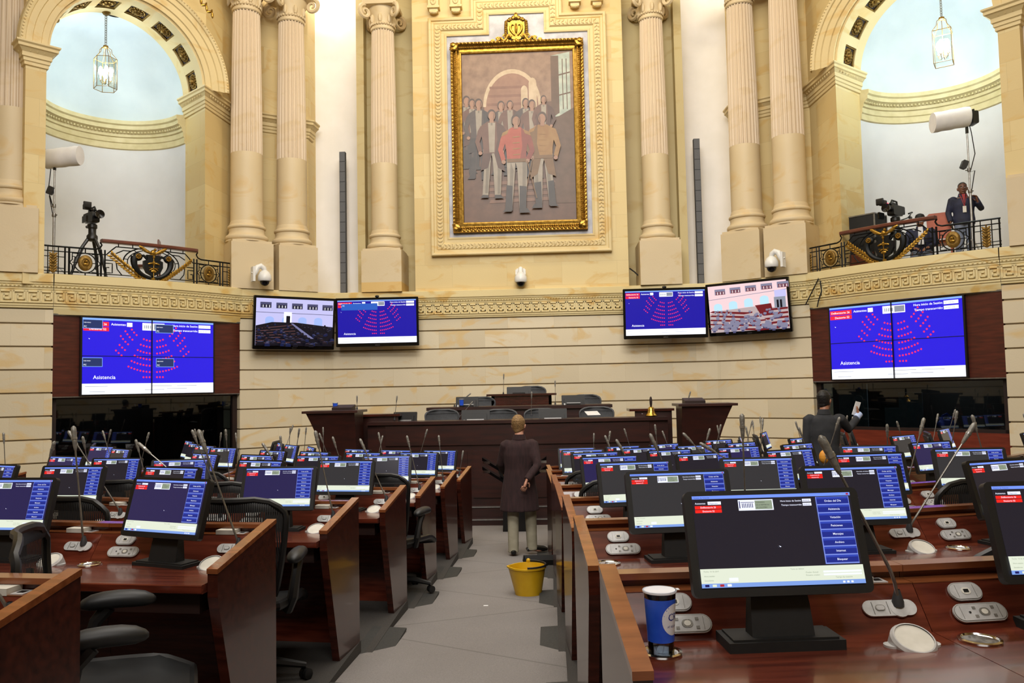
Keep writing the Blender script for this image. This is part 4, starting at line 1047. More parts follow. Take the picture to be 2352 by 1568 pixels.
# ================================================================ balcony railings
def railing(sg):
    nm = 'left' if sg < 0 else 'right'
    a, b = (P3l, P2l) if sg < 0 else (P2r, P3r)
    t, o = nrm(a, b); L0 = (Vector(b) - Vector(a)).length; H = 1.81; cx = L0 / 2
    def fl(x, y, z):                       # flat drawing (x from the middle, y away from the hall, z up) bent along the balcony
        u = x * 1.066 + cx - .1; k = max(0, math.sin(PI * min(max(u / L0, 0), 1))); d = -.2 * k + .05 + y
        return (a[0] + t.x * u + o.x * d, a[1] + t.y * u + o.y * d, 4.48 + z)
    th = thing('balcony_railing', 'black wrought iron railing with gold ornaments on the %s balcony' % nm, 'railing', (0, 0, 0), 0, 'balcony railings')
    def done(mb, n, m, sm=38): mb.map(fl); return mb.build(n, m, th, sm)
    def line(mb, pts, w=.011, sub=8):
        P = []
        for p, q in zip(pts, pts[1:]):
            for k in range(sub): P.append((p[0] + (q[0] - p[0]) * k / sub, 0, p[1] + (q[1] - p[1]) * k / sub))
        P.append((pts[-1][0], 0, pts[-1][1])); mb.tube(P, w, 4)
    mb = MB()
    line(mb, [(-H, .03), (H, .03)], .014, 24); line(mb, [(-H, .09), (H, .09)], .009, 24)
    for s_ in (-1, 1):
        line(mb, [(s_ * .95, .55), (s_ * H, .55)], .016, 10); line(mb, [(s_ * .95, .46), (s_ * H, .46)], .01, 10)
        for x in (H - .02, 1.42, 1.36, .86, .8): line(mb, [(s_ * x, 0), (s_ * x, .55)], .014, 2)
        for x in (1.52, 1.68): line(mb, [(s_ * x, .03), (s_ * x, .55)], .008, 2)
        for z in (.15, .36): line(mb, [(s_ * 1.42, z), (s_ * H, z)], .008, 3)
        for x in (1.11,):
            line(mb, [(s_ * x, .46), (s_ * x, .55)], .01, 1); line(mb, [(s_ * x, .03), (s_ * x, .1)], .01, 1)
            mb.ring((s_ * x, 0, .275), .17, .011, 'xz', 24, 1.08)
            for d in (-1, 1):
                q = lambda m: [(s_ * x + d * (m * .1 + .12 + .0), 0) for _ in ()]
                for up in (0, 1):
                    zz = lambda z: .275 + (z if up else -z)
                    line(mb, [(s_ * x + d * .24, zz(0.0)), (s_ * x + d * .2, zz(.05)), (s_ * x + d * .2, zz(.17)), (s_ * x + d * .1, zz(.17)), ], .009, 1)
                    line(mb, [(s_ * x + d * .2, zz(.11)), (s_ * x + d * .16, zz(.11)), (s_ * x + d * .16, zz(.06))], .009, 1)
                line(mb, [(s_ * x + d * .24, .03), (s_ * x + d * .24, .55)], .009, 1)
            line(mb, [(s_ * x - .2, .275), (s_ * x + .2, .275)], .008, 2)
        # stepped rise to the handrail and key pattern under it
        line(mb, [(s_ * .95, .55), (s_ * .88, .58), (s_ * .85, .64), (s_ * .88, .69)], .014, 3)
        line(mb, [(s_ * .95, .46), (s_ * .78, .46), (s_ * .7, .55), (s_ * .62, .63), (s_ * .1, .63)], .011, 4)
        line(mb, [(s_ * .62, .5), (s_ * .5, .57), (s_ * .36, .57)], .01, 3)
        for x in (.58, .34): line(mb, [(s_ * x, .63), (s_ * x, .71)], .009, 1)
        line(mb, [(s_ * .8, .3), (s_ * .68, .3), (s_ * .68, .12), (s_ * .78, .12), (s_ * .78, .22), (s_ * .73, .22)], .01, 2)
        line(mb, [(s_ * .8, .36), (s_ * .62, .36), (s_ * .6, .2), (s_ * .52, .09)], .01, 3)
        mb.tube([(s_ * (.5 * math.cos(R_(k))), 0, .36 + .31 * math.sin(R_(k))) for k in range(-75, 62, 8)], .012, 4)
        mb.tube([(s_ * (.43 * math.cos(R_(k))), 0, .36 + .26 * math.sin(R_(k))) for k in range(-75, 70, 8)], .009, 4)
        for k in (-30, 10, 50): line(mb, [(s_ * .43 * math.cos(R_(k)), .36 + .26 * math.sin(R_(k))), (s_ * .5 * math.cos(R_(k)), .36 + .31 * math.sin(R_(k)))], .008, 1)
    done(mb, 'ironwork', 'iron', 30)
    for s_ in (-1, 1):
        mb = MB(); x = s_ * 1.11
        mb.T = Matrix.Translation((x, 0, .275)) @ Matrix.Diagonal((1, 1, 1.35, 1)) @ Matrix.Rotation(PI / 2, 4, 'X'); mb.lathe([(.0, .02), (.05, .02), (.06, .035), (.095, .035), (.11, .02), (.11, -.02), (.0, -.02)], 24); mb.T = None
        done(mb, 'medallion', 'gold_dull')
        mb = MB(); mb.ell((x, -.04, .3), (.03, .03, .03), 8, 6); mb.ell((x, -.03, .25), (.045, .015, .03), 8, 5); done(mb, 'medallion_boss', 'gilt')
        mb = MB(); x = s_ * 1.6
        for k in range(7):
            for d in (-1, 1): mb.ell((x + d * .03, -.005, .1 + .05 * k), (.05, .02, .022), 6, 4, (0, d * -.8, 0))
        mb.ell((x, -.02, .27), (.03, .025, .03), 8, 6); mb.tube([(x, 0, .06), (x, 0, .47)], .012, 5); done(mb, 'leaf_panel', 'gold_dull')
        mb = MB()                          # palm branch
        for k in range(13):
            f = k / 12; px, pz = s_ * (.16 + .55 * f), .03 + .44 * f ** 1.15
            for d in (-1, 1): mb.ell((px + d * .02, -.03, pz + d * .03), (.075 - .025 * f, .014, .02), 6, 4, (0, -s_ * (.7 + d * .55), 0))
        mb.tube([(s_ * (.1 + .62 * k / 8), -.03, .02 + .47 * (k / 8) ** 1.15) for k in range(9)], .012, 5)
        done(mb, 'palm_branch', 'gold')
        mb = MB()                          # horn scroll
        mb.tube([(s_ * (.33 * math.cos(R_(k))), -.03, .38 + .31 * math.sin(R_(k))) for k in range(-92, 25, 9)], [.03 + .003 * i for i in range(14)][:13], 8)
        mb.ell((s_ * .27, -.05, .47), (.085, .04, .085), 12, 8)
        mb.tube([(s_ * .27, -.03, .47), (s_ * .16, -.03, .5), (s_ * .1, -.03, .44)], .028, 6); done(mb, 'horn_scroll', 'iron')
        mb = MB(); 
        for k in range(8): mb.ell((s_ * .27 + .038 * math.cos(k * PI / 4), -.095, .47 + .038 * math.sin(k * PI / 4)), (.018, .012, .018), 6, 4)
        mb.ell((s_ * .27, -.1, .47), (.018, .015, .018), 6, 4); done(mb, 'rosette', 'gilt')
    mb = MB(); mb.prism([(0, .1), (.12, .17), (.17, .28), (.17, .4), (.1, .43), (.12, .52), (-.12, .52), (-.1, .43), (-.17, .4), (-.17, .28), (-.12, .17)], 'xz', -.08, .0); done(mb, 'shield', 'iron', 20)
    mb = MB(); mb.ell((0, -.09, .36), (.03, .02, .045), 6, 5)
    for d in (-1, 1): mb.ell((d * .06, -.09, .35), (.05, .015, .02), 6, 4, (0, d * .3, 0)); mb.ell((d * .04, -.09, .24), (.05, .015, .015), 6, 4, (0, d * .5, 0))
    mb.tube([(-.09, -.085, .27), (0, -.085, .25), (.09, -.085, .27)], .01, 5); mb.ell((0, -.09, .2), (.05, .015, .03), 6, 4); mb.ell((0, -.06, .055), (.04, .03, .025), 8, 5); mb.ell((0, -.09, .48), (.025, .02, .03), 6, 4); mb.tube([(0, -.082, .06), (0, -.082, .48)], .008, 5)
    done(mb, 'shield_emblem', 'gold')
    mb = MB(); mb.ell((0, -.05, .57), (.05, .04, .06), 8, 6); mb.ell((.03, -.07, .63), (.03, .025, .03), 6, 5)
    for d in (-1, 1):
        for k in range(4): mb.ell((d * (.1 + .03 * k), -.05, .58 + .022 * k), (.11 - .01 * k, .02, .03), 7, 5, (0, -d * (.35 + .06 * k), 0))
    mb.ell((0, -.05, .52), (.08, .03, .025), 7, 5); done(mb, 'eagle', 'gold')
    mb = MB(); mb.loft([[( -.86 + 1.72 * k / 16, y, z) for y, z in ((-.07, .7), (-.055, .685), (.055, .685), (.07, .7), (.07, .74), (.05, .755), (-.05, .755), (-.07, .74))] for k in range(17)]); done(mb, 'handrail', 'wood_rail', 30)
railing(-1); railing(1)
def bal(sg, px, py, d): return on_facet(px, py, *((P3l, P2l) if sg < 0 else (P2r, P3r)), -d)
ZB = 4.44                                  # balcony floor level
# ---------------------------------------------------------------- balcony equipment
def video_camera(p, yaw, label, tripod=True, flip=1):
    t = thing('video_camera', label, 'camera', (p.x, p.y, ZB), yaw); h = p.z - ZB      # lens towards local +x
    mb = MB(); mb.rbox((0, 0, .1), (.34, .14, .2), .03); mb.rbox((-.2, 0, .12), (.14, .13, .16), .03); mb.rbox((.02, -.02, .23), (.22, .05, .06), .02); mb.map(lambda x, y, z: (x, y, z + h)); mb.build('body', 'black', t)
    mb = MB(); mb.T = Matrix.Translation((.16, 0, h + .12)) @ Matrix.Rotation(PI / 2, 4, 'Y'); mb.lathe([(.05, 0), (.055, .06), (.06, .1), (.075, .12), (.085, .2), (0, .18)], 16); mb.T = None; mb.build('lens', 'black_gloss', t)
    mb = MB(); mb.tube([(-.1, 0, h + .2), (-.08, 0, h + .29), (.1, 0, h + .3), (.16, 0, h + .22)], .018, 7); mb.tube([(-.02, -.03, h + .24), (-.04, -.05, h + .31), (.0, -.06, h + .33)], .008, 5); mb.build('handle', 'black', t)
    mb = MB(); mb.rbox((.14, -.16, h + .27), (.13, .1, .1), .02); mb.rbox((.22, -.18, h + .29), (.06, .13, .13), .02); mb.tube([(.05, -.05, h + .22), (.1, -.12, h + .25)], .02, 6); mb.build('viewfinder', 'black', t)
    mb = MB(); mb.rbox((.16, -.2, h + .02), (.2, .03, .13), .01); mb.build('monitor', 'black_gloss', t)
    mb = MB(); mb.ell((.07, -.1, h + .26), (.014, .014, .014), 8, 6); mb.build('tally_light', 'lamp_red', t)
    mb = MB(); mb.lathe([(.07, h - .02), (.09, h - .04), (.09, h - .1), (.07, h - .12), (.07, h - .22), (.1, h - .26), (.1, h - .32), (.06, h - .36)], 14, cap=True); mb.build('fluid_head', 'black', t)
    mb = MB(); mb.tube([(-.05, .05, h - .1), (-.3, .1, h - .02), (-.42, .1, h + .06)], .012, 6); mb.tube([(-.36, .1, h + .0), (-.46, .08, h + .0)], .03, 7); mb.tube([(-.3, .12, h + .06), (-.44, .12, h + .1)], .018, 6); mb.build('pan_bar', 'black', t)
    for k in range(3):
        an = R_(-100 + 120 * k); ux, uy = math.cos(an), math.sin(an); mb = MB()
        mb.tube([(.06 * ux, .06 * uy, h - .3), (.2 * ux, .2 * uy, h * .55), (.4 * ux, .4 * uy, .02)], [.034, .03, .022], 7); mb.tube([(.14 * ux, .14 * uy, h * .6), (.42 * ux, .42 * uy, 0)], .014, 6)
        mb.ell((.42 * ux, .42 * uy, .015), (.03, .03, .02), 8, 5); mb.build('leg', 'black', t)
video_camera(bal(-1, 212, 512, .45), R_(-38), 'black television camera on a tripod on the left balcony')
video_camera(bal(1, 2056, 496, .5), R_(-140), 'black television camera standing on the right balcony beside a flight case')
def light_stand(sg, base_px, top_py, label, box, back):
    p = bal(sg, base_px, 600, .75); q = bal(sg, base_px, top_py, .75); h = q.z - ZB
    t = thing('studio_light', label, 'studio light', (p.x, p.y, ZB), 0, 'studio lights on stands')
    for k in range(3):
        an = R_(30 + 120 * k); mb = MB(); mb.tube([(0, 0, .42), (.34 * math.cos(an), .34 * math.sin(an), .015)], .012, 6); mb.ell((.34 * math.cos(an), .34 * math.sin(an), .015), (.02, .02, .015), 6, 4); mb.build('leg', 'steel', t)
    mb = MB(); mb.tube([(0, 0, .1), (0, 0, 1.3)], .024, 10); mb.build('lower_pole', 'steel', t)
    mb = MB(); mb.tube([(0, 0, 1.2), (0, 0, h)], .016, 10); mb.build('upper_pole', 'steel', t)
    mb = MB(); mb.lathe([(.034, 1.27), (.04, 1.3), (.034, 1.34)], 12, cap=True); mb.tube([(0, 0, 1.31), (.06, 0, 1.31)], .01, 6); mb.build('clamp', 'steel_dark', t)
    mb = MB(); mb.lathe([(.028, h - .75), (.032, h - .72), (.028, h - .68)], 12, cap=True); mb.tube([(0, 0, h - .72), (-.07, 0, h - .72)], .01, 6); mb.build('clamp', 'steel_dark', t)
    mb = MB(); x0, x1 = box; rg = []
    for k in range(9):
        f = k / 8; x = x0 + (x1 - x0) * f; r = .19 * (1 + .03 * math.sin(k * 2.1)); c0 = h + .2 + .05 * f * (1 if sg < 0 else 2)
        rg.append([(x, r * .8 * math.cos(2 * PI * j / 16), c0 + r * math.sin(2 * PI * j / 16)) for j in range(16)])
    mb.loft(rg); mb.build('diffuser', 'softbox', t, 50)
    mb = MB(); xe = x0 if back < 0 else x1; mb.rbox((xe + back * .07, 0, h + .26), (.14, .2, .24), .03); mb.box((xe + back * .02, -.13, h + .14), (xe + back * .05, .13, h + .4)); mb.box((-.02, -.02, h - .02), (.02, .02, h + .1)); mb.build('lamp_head', 'black', t)
    mb = MB(); w = -sg
    mb.tube([(xe, 0, h + .2), (w * -.09, .02, h + .0), (w * -.14, .03, h - .4), (w * -.03, .02, h - .75), (w * -.12, .03, 1.7), (w * -.05, .03, 1.35)], .009, 6); mb.build('power_cord', 'black_matte', t)
    mb = MB(); mb.rbox((-.06 if sg < 0 else -.1, -.03, h - (.42 if sg < 0 else .62)), (.1, .08, .16), .02, (0, .4, 0)); mb.build('ballast', 'grey_dark', t)
light_stand(-1, 123, 388, 'white studio light on a stand at the left edge of the left balcony', (-.16, .5), -1)
light_stand(1, 2237, 300, 'white studio light on a tall stand held by the man on the right balcony', (-.62, .04), 1)
def stage_speaker(sg, label):
    p = at(441, 475, 17.4) if sg < 0 else at(1955, 432, 17.2); mb = MB(); mb.rbox((0, 0, 0), (.26, .3, .46), .02, (0, -sg * -.45, 0))
    o = mb.build('loudspeaker', 'grey_dark', None, 30, p); tag(o, label, 'speaker')
stage_speaker(-1, 'dark loudspeaker tilted behind the inner jamb of the left arch'); stage_speaker(1, 'dark loudspeaker tilted behind the inner jamb of the right arch')
def chair_wood(p, rz, label, m):
    t = thing('wooden_chair', label, 'chair', (p.x, p.y, ZB), rz)
    mb = MB(); mb.rbox((0, 0, .45), (.44, .44, .05), .03); mb.map(lambda x, y, z: (x, (z - .45) * 8.8 * .1 + y, z)); mb.build('seat', m, t)
    mb = MB(); mb.prism([(-.2, .5), (.2, .5), (.21, .95), (.16, 1.0), (-.16, 1.0), (-.21, .95)], 'xz', .2, .225); mb.build('backrest', m, t, 20)
    for x in (-.19, .19):
        for y in (-.19, .2): mb = MB(); mb.tube([(x, y, .44), (x * 1.08, y * 1.08, 0)], .018, 6); mb.build('leg', m, t)
q = bal(-1, 340, 560, .62); chair_wood(q, R_(-70), 'dark red wooden chair behind the left balcony railing', 'wood_rail')
q = bal(1, 2160, 540, .95); chair_wood(q, R_(150), 'orange wooden chair behind the right balcony railing', 'orange_wood')
def flight_case():
    p = bal(1, 1990, 560, .55); top = bal(1, 1990, 498, .55).z - ZB
    a, b = P2r, P3r; t_, o_ = nrm(a, b); t = thing('flight_case', 'tall black flight case with metal edges on the right balcony', 'case', (p.x, p.y, ZB), math.atan2(t_.y, t_.x))
    mb = MB(); mb.box((-.31, -.25, .0), (.31, .25, top)); mb.build('body', 'black_matte', t, 0)
    mb = MB()
    for x in (-.31, .31):
        for y in (-.25, .25): mb.box((x - .012, y - .012, 0), (x + .012, y + .012, top + .005))
    for y in (-.25, .25): mb.box((-.31, y - .012, top - .012), (.31, y + .012, top + .012))
    for x in (-.31, .31): mb.box((x - .012, -.25, top - .012), (x + .012, .25, top + .012))
    mb.build('metal_edging', 'steel_dark', t, 0)
    mb = MB(); mb.box((-.25, -.29, .02), (.28, -.27, .36)); mb.box((-.2, -.3, .06), (.2, -.29, .3)); mb.build('front_panel', 'wood_rail', t, 0)
    q = bal(1, 1938, 545, .3); mb = MB()
    for k in range(5): mb.ell((q.x + .03 * (k % 2), q.y, q.z - .03 * k), (.05, .04, .05), 7, 5)
    tag(mb.build('plastic_bag', 'white_box'), 'crumpled pale plastic bag hanging at the right balcony railing', 'bag')
flight_case()

# ================================================================ dais
def dais():
    t = thing('presidential_dais', 'long dark mahogany front desk of the presidency with stepped base', 'desk', (0, 13.5, 0))
    mb = MB(); mb.box((-2.9, .0, 0), (2.9, 1.2, .09)); mb.box((-2.75, .22, .09), (2.75, 1.2, .27)); mb.build('base_step', 'wood_dais', t, 0)
    for y, z, w in ((-.012, .085, 2.9), (.205, .262, 2.75)):
        mb = MB(); mb.box((-w, y, z), (w, y + .05, z + .015)); mb.build('nosing', 'steel', t, 0)
    mb = MB(); n = 16; yc = lambda x: .42 + .02 * x * x
    xs = [-2.6 + 5.2 * k / n for k in range(n + 1)]
    mb.loft([[(x, yc(x), .27), (x, yc(x) + .06, .27), (x, yc(x) + .06, 1.66), (x, yc(x), 1.66)] for x in xs])
    mb.loft([[(x, yc(x) - .03, 1.3), (x, yc(x), 1.3), (x, yc(x), 1.64), (x, yc(x) - .03, 1.64)] for x in xs[1:-1]])
    for xa, xb in ((-2.3, -.85), (-.75, .75), (.85, 2.3)):
        mb.loft([[(x, yc(x) - .02, z0) , (x, yc(x), z0), (x, yc(x), z1), (x, yc(x) - .02, z1)] for x, z0, z1 in [(xa + (xb - xa) * k / 6, .4, 1.2) for k in range(7)]])
    mb.build('front_panel', 'wood_dais', t, 20)
    mb = MB(); mb.loft([[(x, yc(x) - .06, 1.66), (x, yc(x) + .5, 1.66), (x, yc(x) + .5, 1.715), (x, yc(x) - .06, 1.715)] for x in xs]); mb.build('top', 'wood_dais', t, 20)
    mb = MB(); mb.box((-2.6, 14.75, 0), (2.6, 18.2, .5)); mb.box((-1.9, 16.1, .5), (1.9, 18.2, .78)); struct(mb.build('floor_dais', 'wood_dais', None, 0))
    t2 = thing('secretary_desk', 'second tier dark mahogany desk behind the front desk of the presidency', 'desk', (0, 15.3, 0))
    mb = MB(); mb.box((-1.72, 0, .5), (1.72, .06, 1.86)); mb.box((-1.72, .0, .5), (-1.66, .7, 1.86)); mb.box((1.66, 0, .5), (1.72, .7, 1.86)); mb.box((-1.7, -.02, 1.0), (1.7, 0, 1.74)); mb.build('front_panel', 'wood_dais', t2, 0)
    mb = MB(); mb.box((-1.75, -.05, 1.86), (1.75, .7, 1.92)); mb.build('top', 'wood_dais', t2, 0)
    t3 = thing('president_desk', 'topmost small mahogany desk in the middle of the dais', 'desk', (0.0, 16.7, 0))
    mb = MB(); mb.box((-.62, 0, .75), (.62, .06, 2.1)); mb.box((-.62, 0, .75), (-.56, .7, 2.1)); mb.box((.56, 0, .75), (.62, .7, 2.1)); mb.box((-.01, -.01, 1.5), (.01, 0, 2.1)); mb.build('front_panel', 'wood', t3, 0)
    mb = MB(); mb.box((-.72, -.05, 2.1), (.72, .75, 2.14)); mb.build('top', 'wood', t3, 0)
    for sg, px, py in ((-1, 785, 940), (1, 1600, 928)):
        c = at(px, py, 13.75); nm = 'left' if sg < 0 else 'right'
        t = thing('lectern', 'tall flared mahogany lectern at the %s end of the front desk' % nm, 'lectern', (c.x, 13.75, 0))
        mb = MB(); rg = []
        for k in range(9):
            f = k / 8; z = .95 + .95 * f; fl = .30 * f ** 1.7
            rg.append([(-.25 - (fl * .9 if sg < 0 else .05), -.22 - fl * .4, z), (.25 + (fl * .9 if sg > 0 else .05), -.22 - fl * .4, z), (.25 + (fl * .9 if sg > 0 else .05), .3, z), (-.25 - (fl * .9 if sg < 0 else .05), .3, z)])
        mb.loft(rg); mb.build('body', 'wood_dais', t, 20)
        mb = MB(); mb.box((-.22, -.18, .0), (.22, .3, .95)); mb.build('plinth', 'wood_dark', t, 0)
        xl, xr = (-.58, .36) if sg < 0 else (-.36, .6)
        mb = MB(); mb.box((xl, -.38, 1.9), (xr, .36, 1.94)); mb.build('top', 'wood_dais', t, 0)
        mb = MB(); mb.prism([(-.05, 1.94), (.25, 1.94), (.25, 2.03), (-.05, 1.985)], 'yz', -.18 + sg * -.02, .16 + sg * -.02); mb.build('reading_stand', 'wood_dark', t, 0)
        c2 = at(866 if sg < 0 else 1505, 962 if sg < 0 else 950, 14.05)
        t4 = thing('side_desk', 'small dark side desk between the front desk and the %s lectern' % nm, 'desk', (c2.x, 14.3, 0))
        zt = at(866 if sg < 0 else 1505, 951 if sg < 0 else 938, 14.3).z
        mb = MB(); mb.box((-.32, 0, .27), (.32, .05, zt - .04)); mb.build('front_panel', 'wood_dais', t4, 0)
        mb = MB(); mb.box((-.42, -.04, zt - .04), (.36, .5, zt)); mb.build('top', 'wood', t4, 0)
dais()
# ================================================================ desks of the chamber
YC0 = 15.5
ROWY = [2.62, 4.2, 5.65, 7.05, 8.5, 9.9, 11.3]
AISL = {-1: [.95, .84, .75, .67, .62, .56, .52], 1: [.75, .71, .67, .62, .59, .53, .52]}
SPC = [.90, .86, .82, .79, .76, .70, .64]
NSEAT = [3, 4, 5, 5, 4, 4, 3]
NOUT = [0, 0, 0, 2, 3, 4, 4]
HB, HS = .97, .805                          # desk back and desk top above the row platform
def ztop(k): return 2.25 - (.43 + .0575 * ROWY[k])
def zpl(k): return ztop(k) - HB
def radius(k): return math.hypot(AISL[1][k], YC0 - ROWY[k])
ROWN = ['nearest', 'second', 'third', 'fourth', 'fifth', 'sixth', 'front']
def plates(parent, w):                      # fittings set into the sloped console and the worktop
    sl = math.atan2(.925 - HS, .10)
    fr = Matrix.Translation((0, -.153, (.925 + HS) / 2 + .004)) @ Matrix.Rotation(sl, 4, 'X') @ Matrix.Rotation(0, 4, 'Z')
    def oval(mb, c, l, h, th): mb.prism([(c[0] + x, c[1] + y) for x, y in rrect(l, h, h * .499, 5)], 'xy', 0, th)
    for nm, cx, cy, l in (('network_socket', .15, .036, .108), ('audio_socket', .165, -.032, .172)):
        mb = MB(); mb.T = fr; mb.m = 0; oval(mb, (cx, cy), l, .058, .006)
        mb.m = 1; oval(mb, (cx, cy), l * .975, .053, .007); mb.m = 0; oval(mb, (cx, cy), l * .95, .049, .008)
        mb.m = 1
        for d in (-1, 1): mb.box((cx + d * (l / 2 - .025) - .0006, cy - .02, .0), (cx + d * (l / 2 - .025) + .0006, cy + .02, .0087))
        if nm == 'network_socket': mb.m = 2; oval(mb, (cx, cy), .03, .022, .0095); mb.m = 3; mb.box((cx - .008, cy - .005, 0), (cx + .008, cy + .005, .011))
        else:
            mb.m = 1; oval(mb, (cx + .012, cy), .034, .024, .0095); mb.m = 2; oval(mb, (cx + .012, cy), .02, .016, .0105); mb.m = 3; mb.ell((cx - .035, cy, .006), (.005, .005, .005), 8, 4)
            mb.m = 1
            for dx in (-.018, .042):
                for dy in (-.013, .013): mb.box((cx + dx - .005, cy + dy - .004, 0), (cx + dx + .005, cy + dy + .004, .0096))
        mb.build(nm, ['silver', 'silver_dark', 'white_box', 'black'], parent, 30)
    mb = MB(); mb.T = fr; cx = w - .10; mb.m = 0
    oval(mb, (cx, -.005), .165, .05, .006); mb.prism([(cx + .03 + .03 * math.cos(a * PI / 10), -.005 + .03 * math.sin(a * PI / 10)) for a in range(20)], 'xy', 0, .007)
    mb.m = 1; oval(mb, (cx - .03, -.005), .03, .019, .0085); mb.m = 0; oval(mb, (cx - .03, -.005), .025, .014, .0095)
    mb.m = 1
    for d in (-.052, -.005): mb.box((cx + d - .0006, -.024, 0), (cx + d + .0006, .014, .0087))
    mb.build('microphone_plate', ['silver', 'silver_dark'], parent, 30)
    mb = MB(); c = (w - .12, -.315, HS); tl = Matrix.Translation((c[0], c[1], c[2])) @ Matrix.Rotation(R_(28), 4, 'X')
    mb.m = 0; mb.prism([(c[0] + x, c[1] + y) for x, y in rrect(.16, .05, .024, 4)], 'xy', c[2], c[2] + .006)
    mb.T = tl; mb.lathe([(.062, -.02), (.062, .022), (.056, .03), (.052, .03)], 28); mb.m = 1; mb.lathe([(.053, .026), (0, .027)], 28); mb.T = None
    mb.build('speaker_disc', ['silver', 'white_box'], parent, 30)
    mb = MB(); mb.lathe([(.056, HS), (.058, HS + .006), (.05, HS + .008), (.047, HS + .004), (.03, HS + .002), (0, HS + .001)], 28, (.07, -.30, 0)); mb.build('cup_holder', 'chrome', parent, 40)
    mb = MB(); x = w - .22; mb.box((x, -.108, .926), (x + .1, -.04, .948)); mb.build('card_reader', 'white_box', parent, 0)
    mb = MB(); x = w - .115; mb.box((x, -.1, .926), (x + .045, -.045, .931)); mb.m = 1; mb.box((x + .01, -.085, .927), (x + .035, -.06, .932)); mb.build('usb_socket', ['silver', 'black'], parent, 0)
def make_desk(k, end, w):
    R = radius(k) + .0; t = thing('desk', '', 'desk')
    def wd(x, y, z): return ((x - w / 2) * (1 + max(0, -y) / R) + w / 2, y, z)
    g = .001
    def part(n, m, prof, x0=g, x1=None, sm=0):
        mb = MB(); mb.prism(prof, 'yz', x0, w - g if x1 is None else x1); mb.map(wd); return mb.build(n, m, t, sm)
    part('back_panel', 'wood_top', [(-.035, -.1), (0, -.1), (0, HB - .02), (-.035, HB - .02)])
    part('top_trim', 'wood_trim', [(-.055, HB - .02), (.012, HB - .02), (.012, HB), (-.055, HB)])
    part('console', 'wood_top', [(-.035, .4), (-.035, .925), (-.105, .925), (-.205, HS - .01), (-.205, HS - .04), (-.06, HS - .04), (-.06, .4)])
    part('console_ledge', 'wood_trim', [(-.036, .925), (-.107, .925), (-.107, .928), (-.036, .928)])
    part('worktop', 'wood_top', [(-.20, HS - .04), (-.655, HS - .04), (-.66, HS - .035), (-.66, HS - .004), (-.656, HS), (-.20, HS)])
    part('drawer_box', 'wood_dark', [(-.1, HS - .14), (-.6, HS - .14), (-.6, HS - .04), (-.1, HS - .04)], .04, w - .04)
    if end:
        x0, x1 = (-.05, 0) if end > 0 else (w, w + .05)
        if end > 0: x0, x1 = -.05, -.001
        else: x0, x1 = w + .001, w + .05
        def sh(x, y, z): return (x + (-1 if end > 0 else 1) * w / 2 * (max(0, -y) / R), y, z)
        mb = MB(); mb.prism([(.012, -.12), (.012, .965), (-.61, .845), (-.61, .74), (-.36, -.12)], 'yz', x0, x1); mb.map(sh); e = mb.build('end_panel', 'wood', t, 0)
        mb = MB(); mb.prism([(.016, .965), (.016, .987), (-.615, .867), (-.615, .845)], 'yz', x0 - .002, x1 + .002); mb.map(sh); mb.build('edge_trim', 'wood_trim', e, 0)
    plates(t, w)
    index_kids(t)
    return t
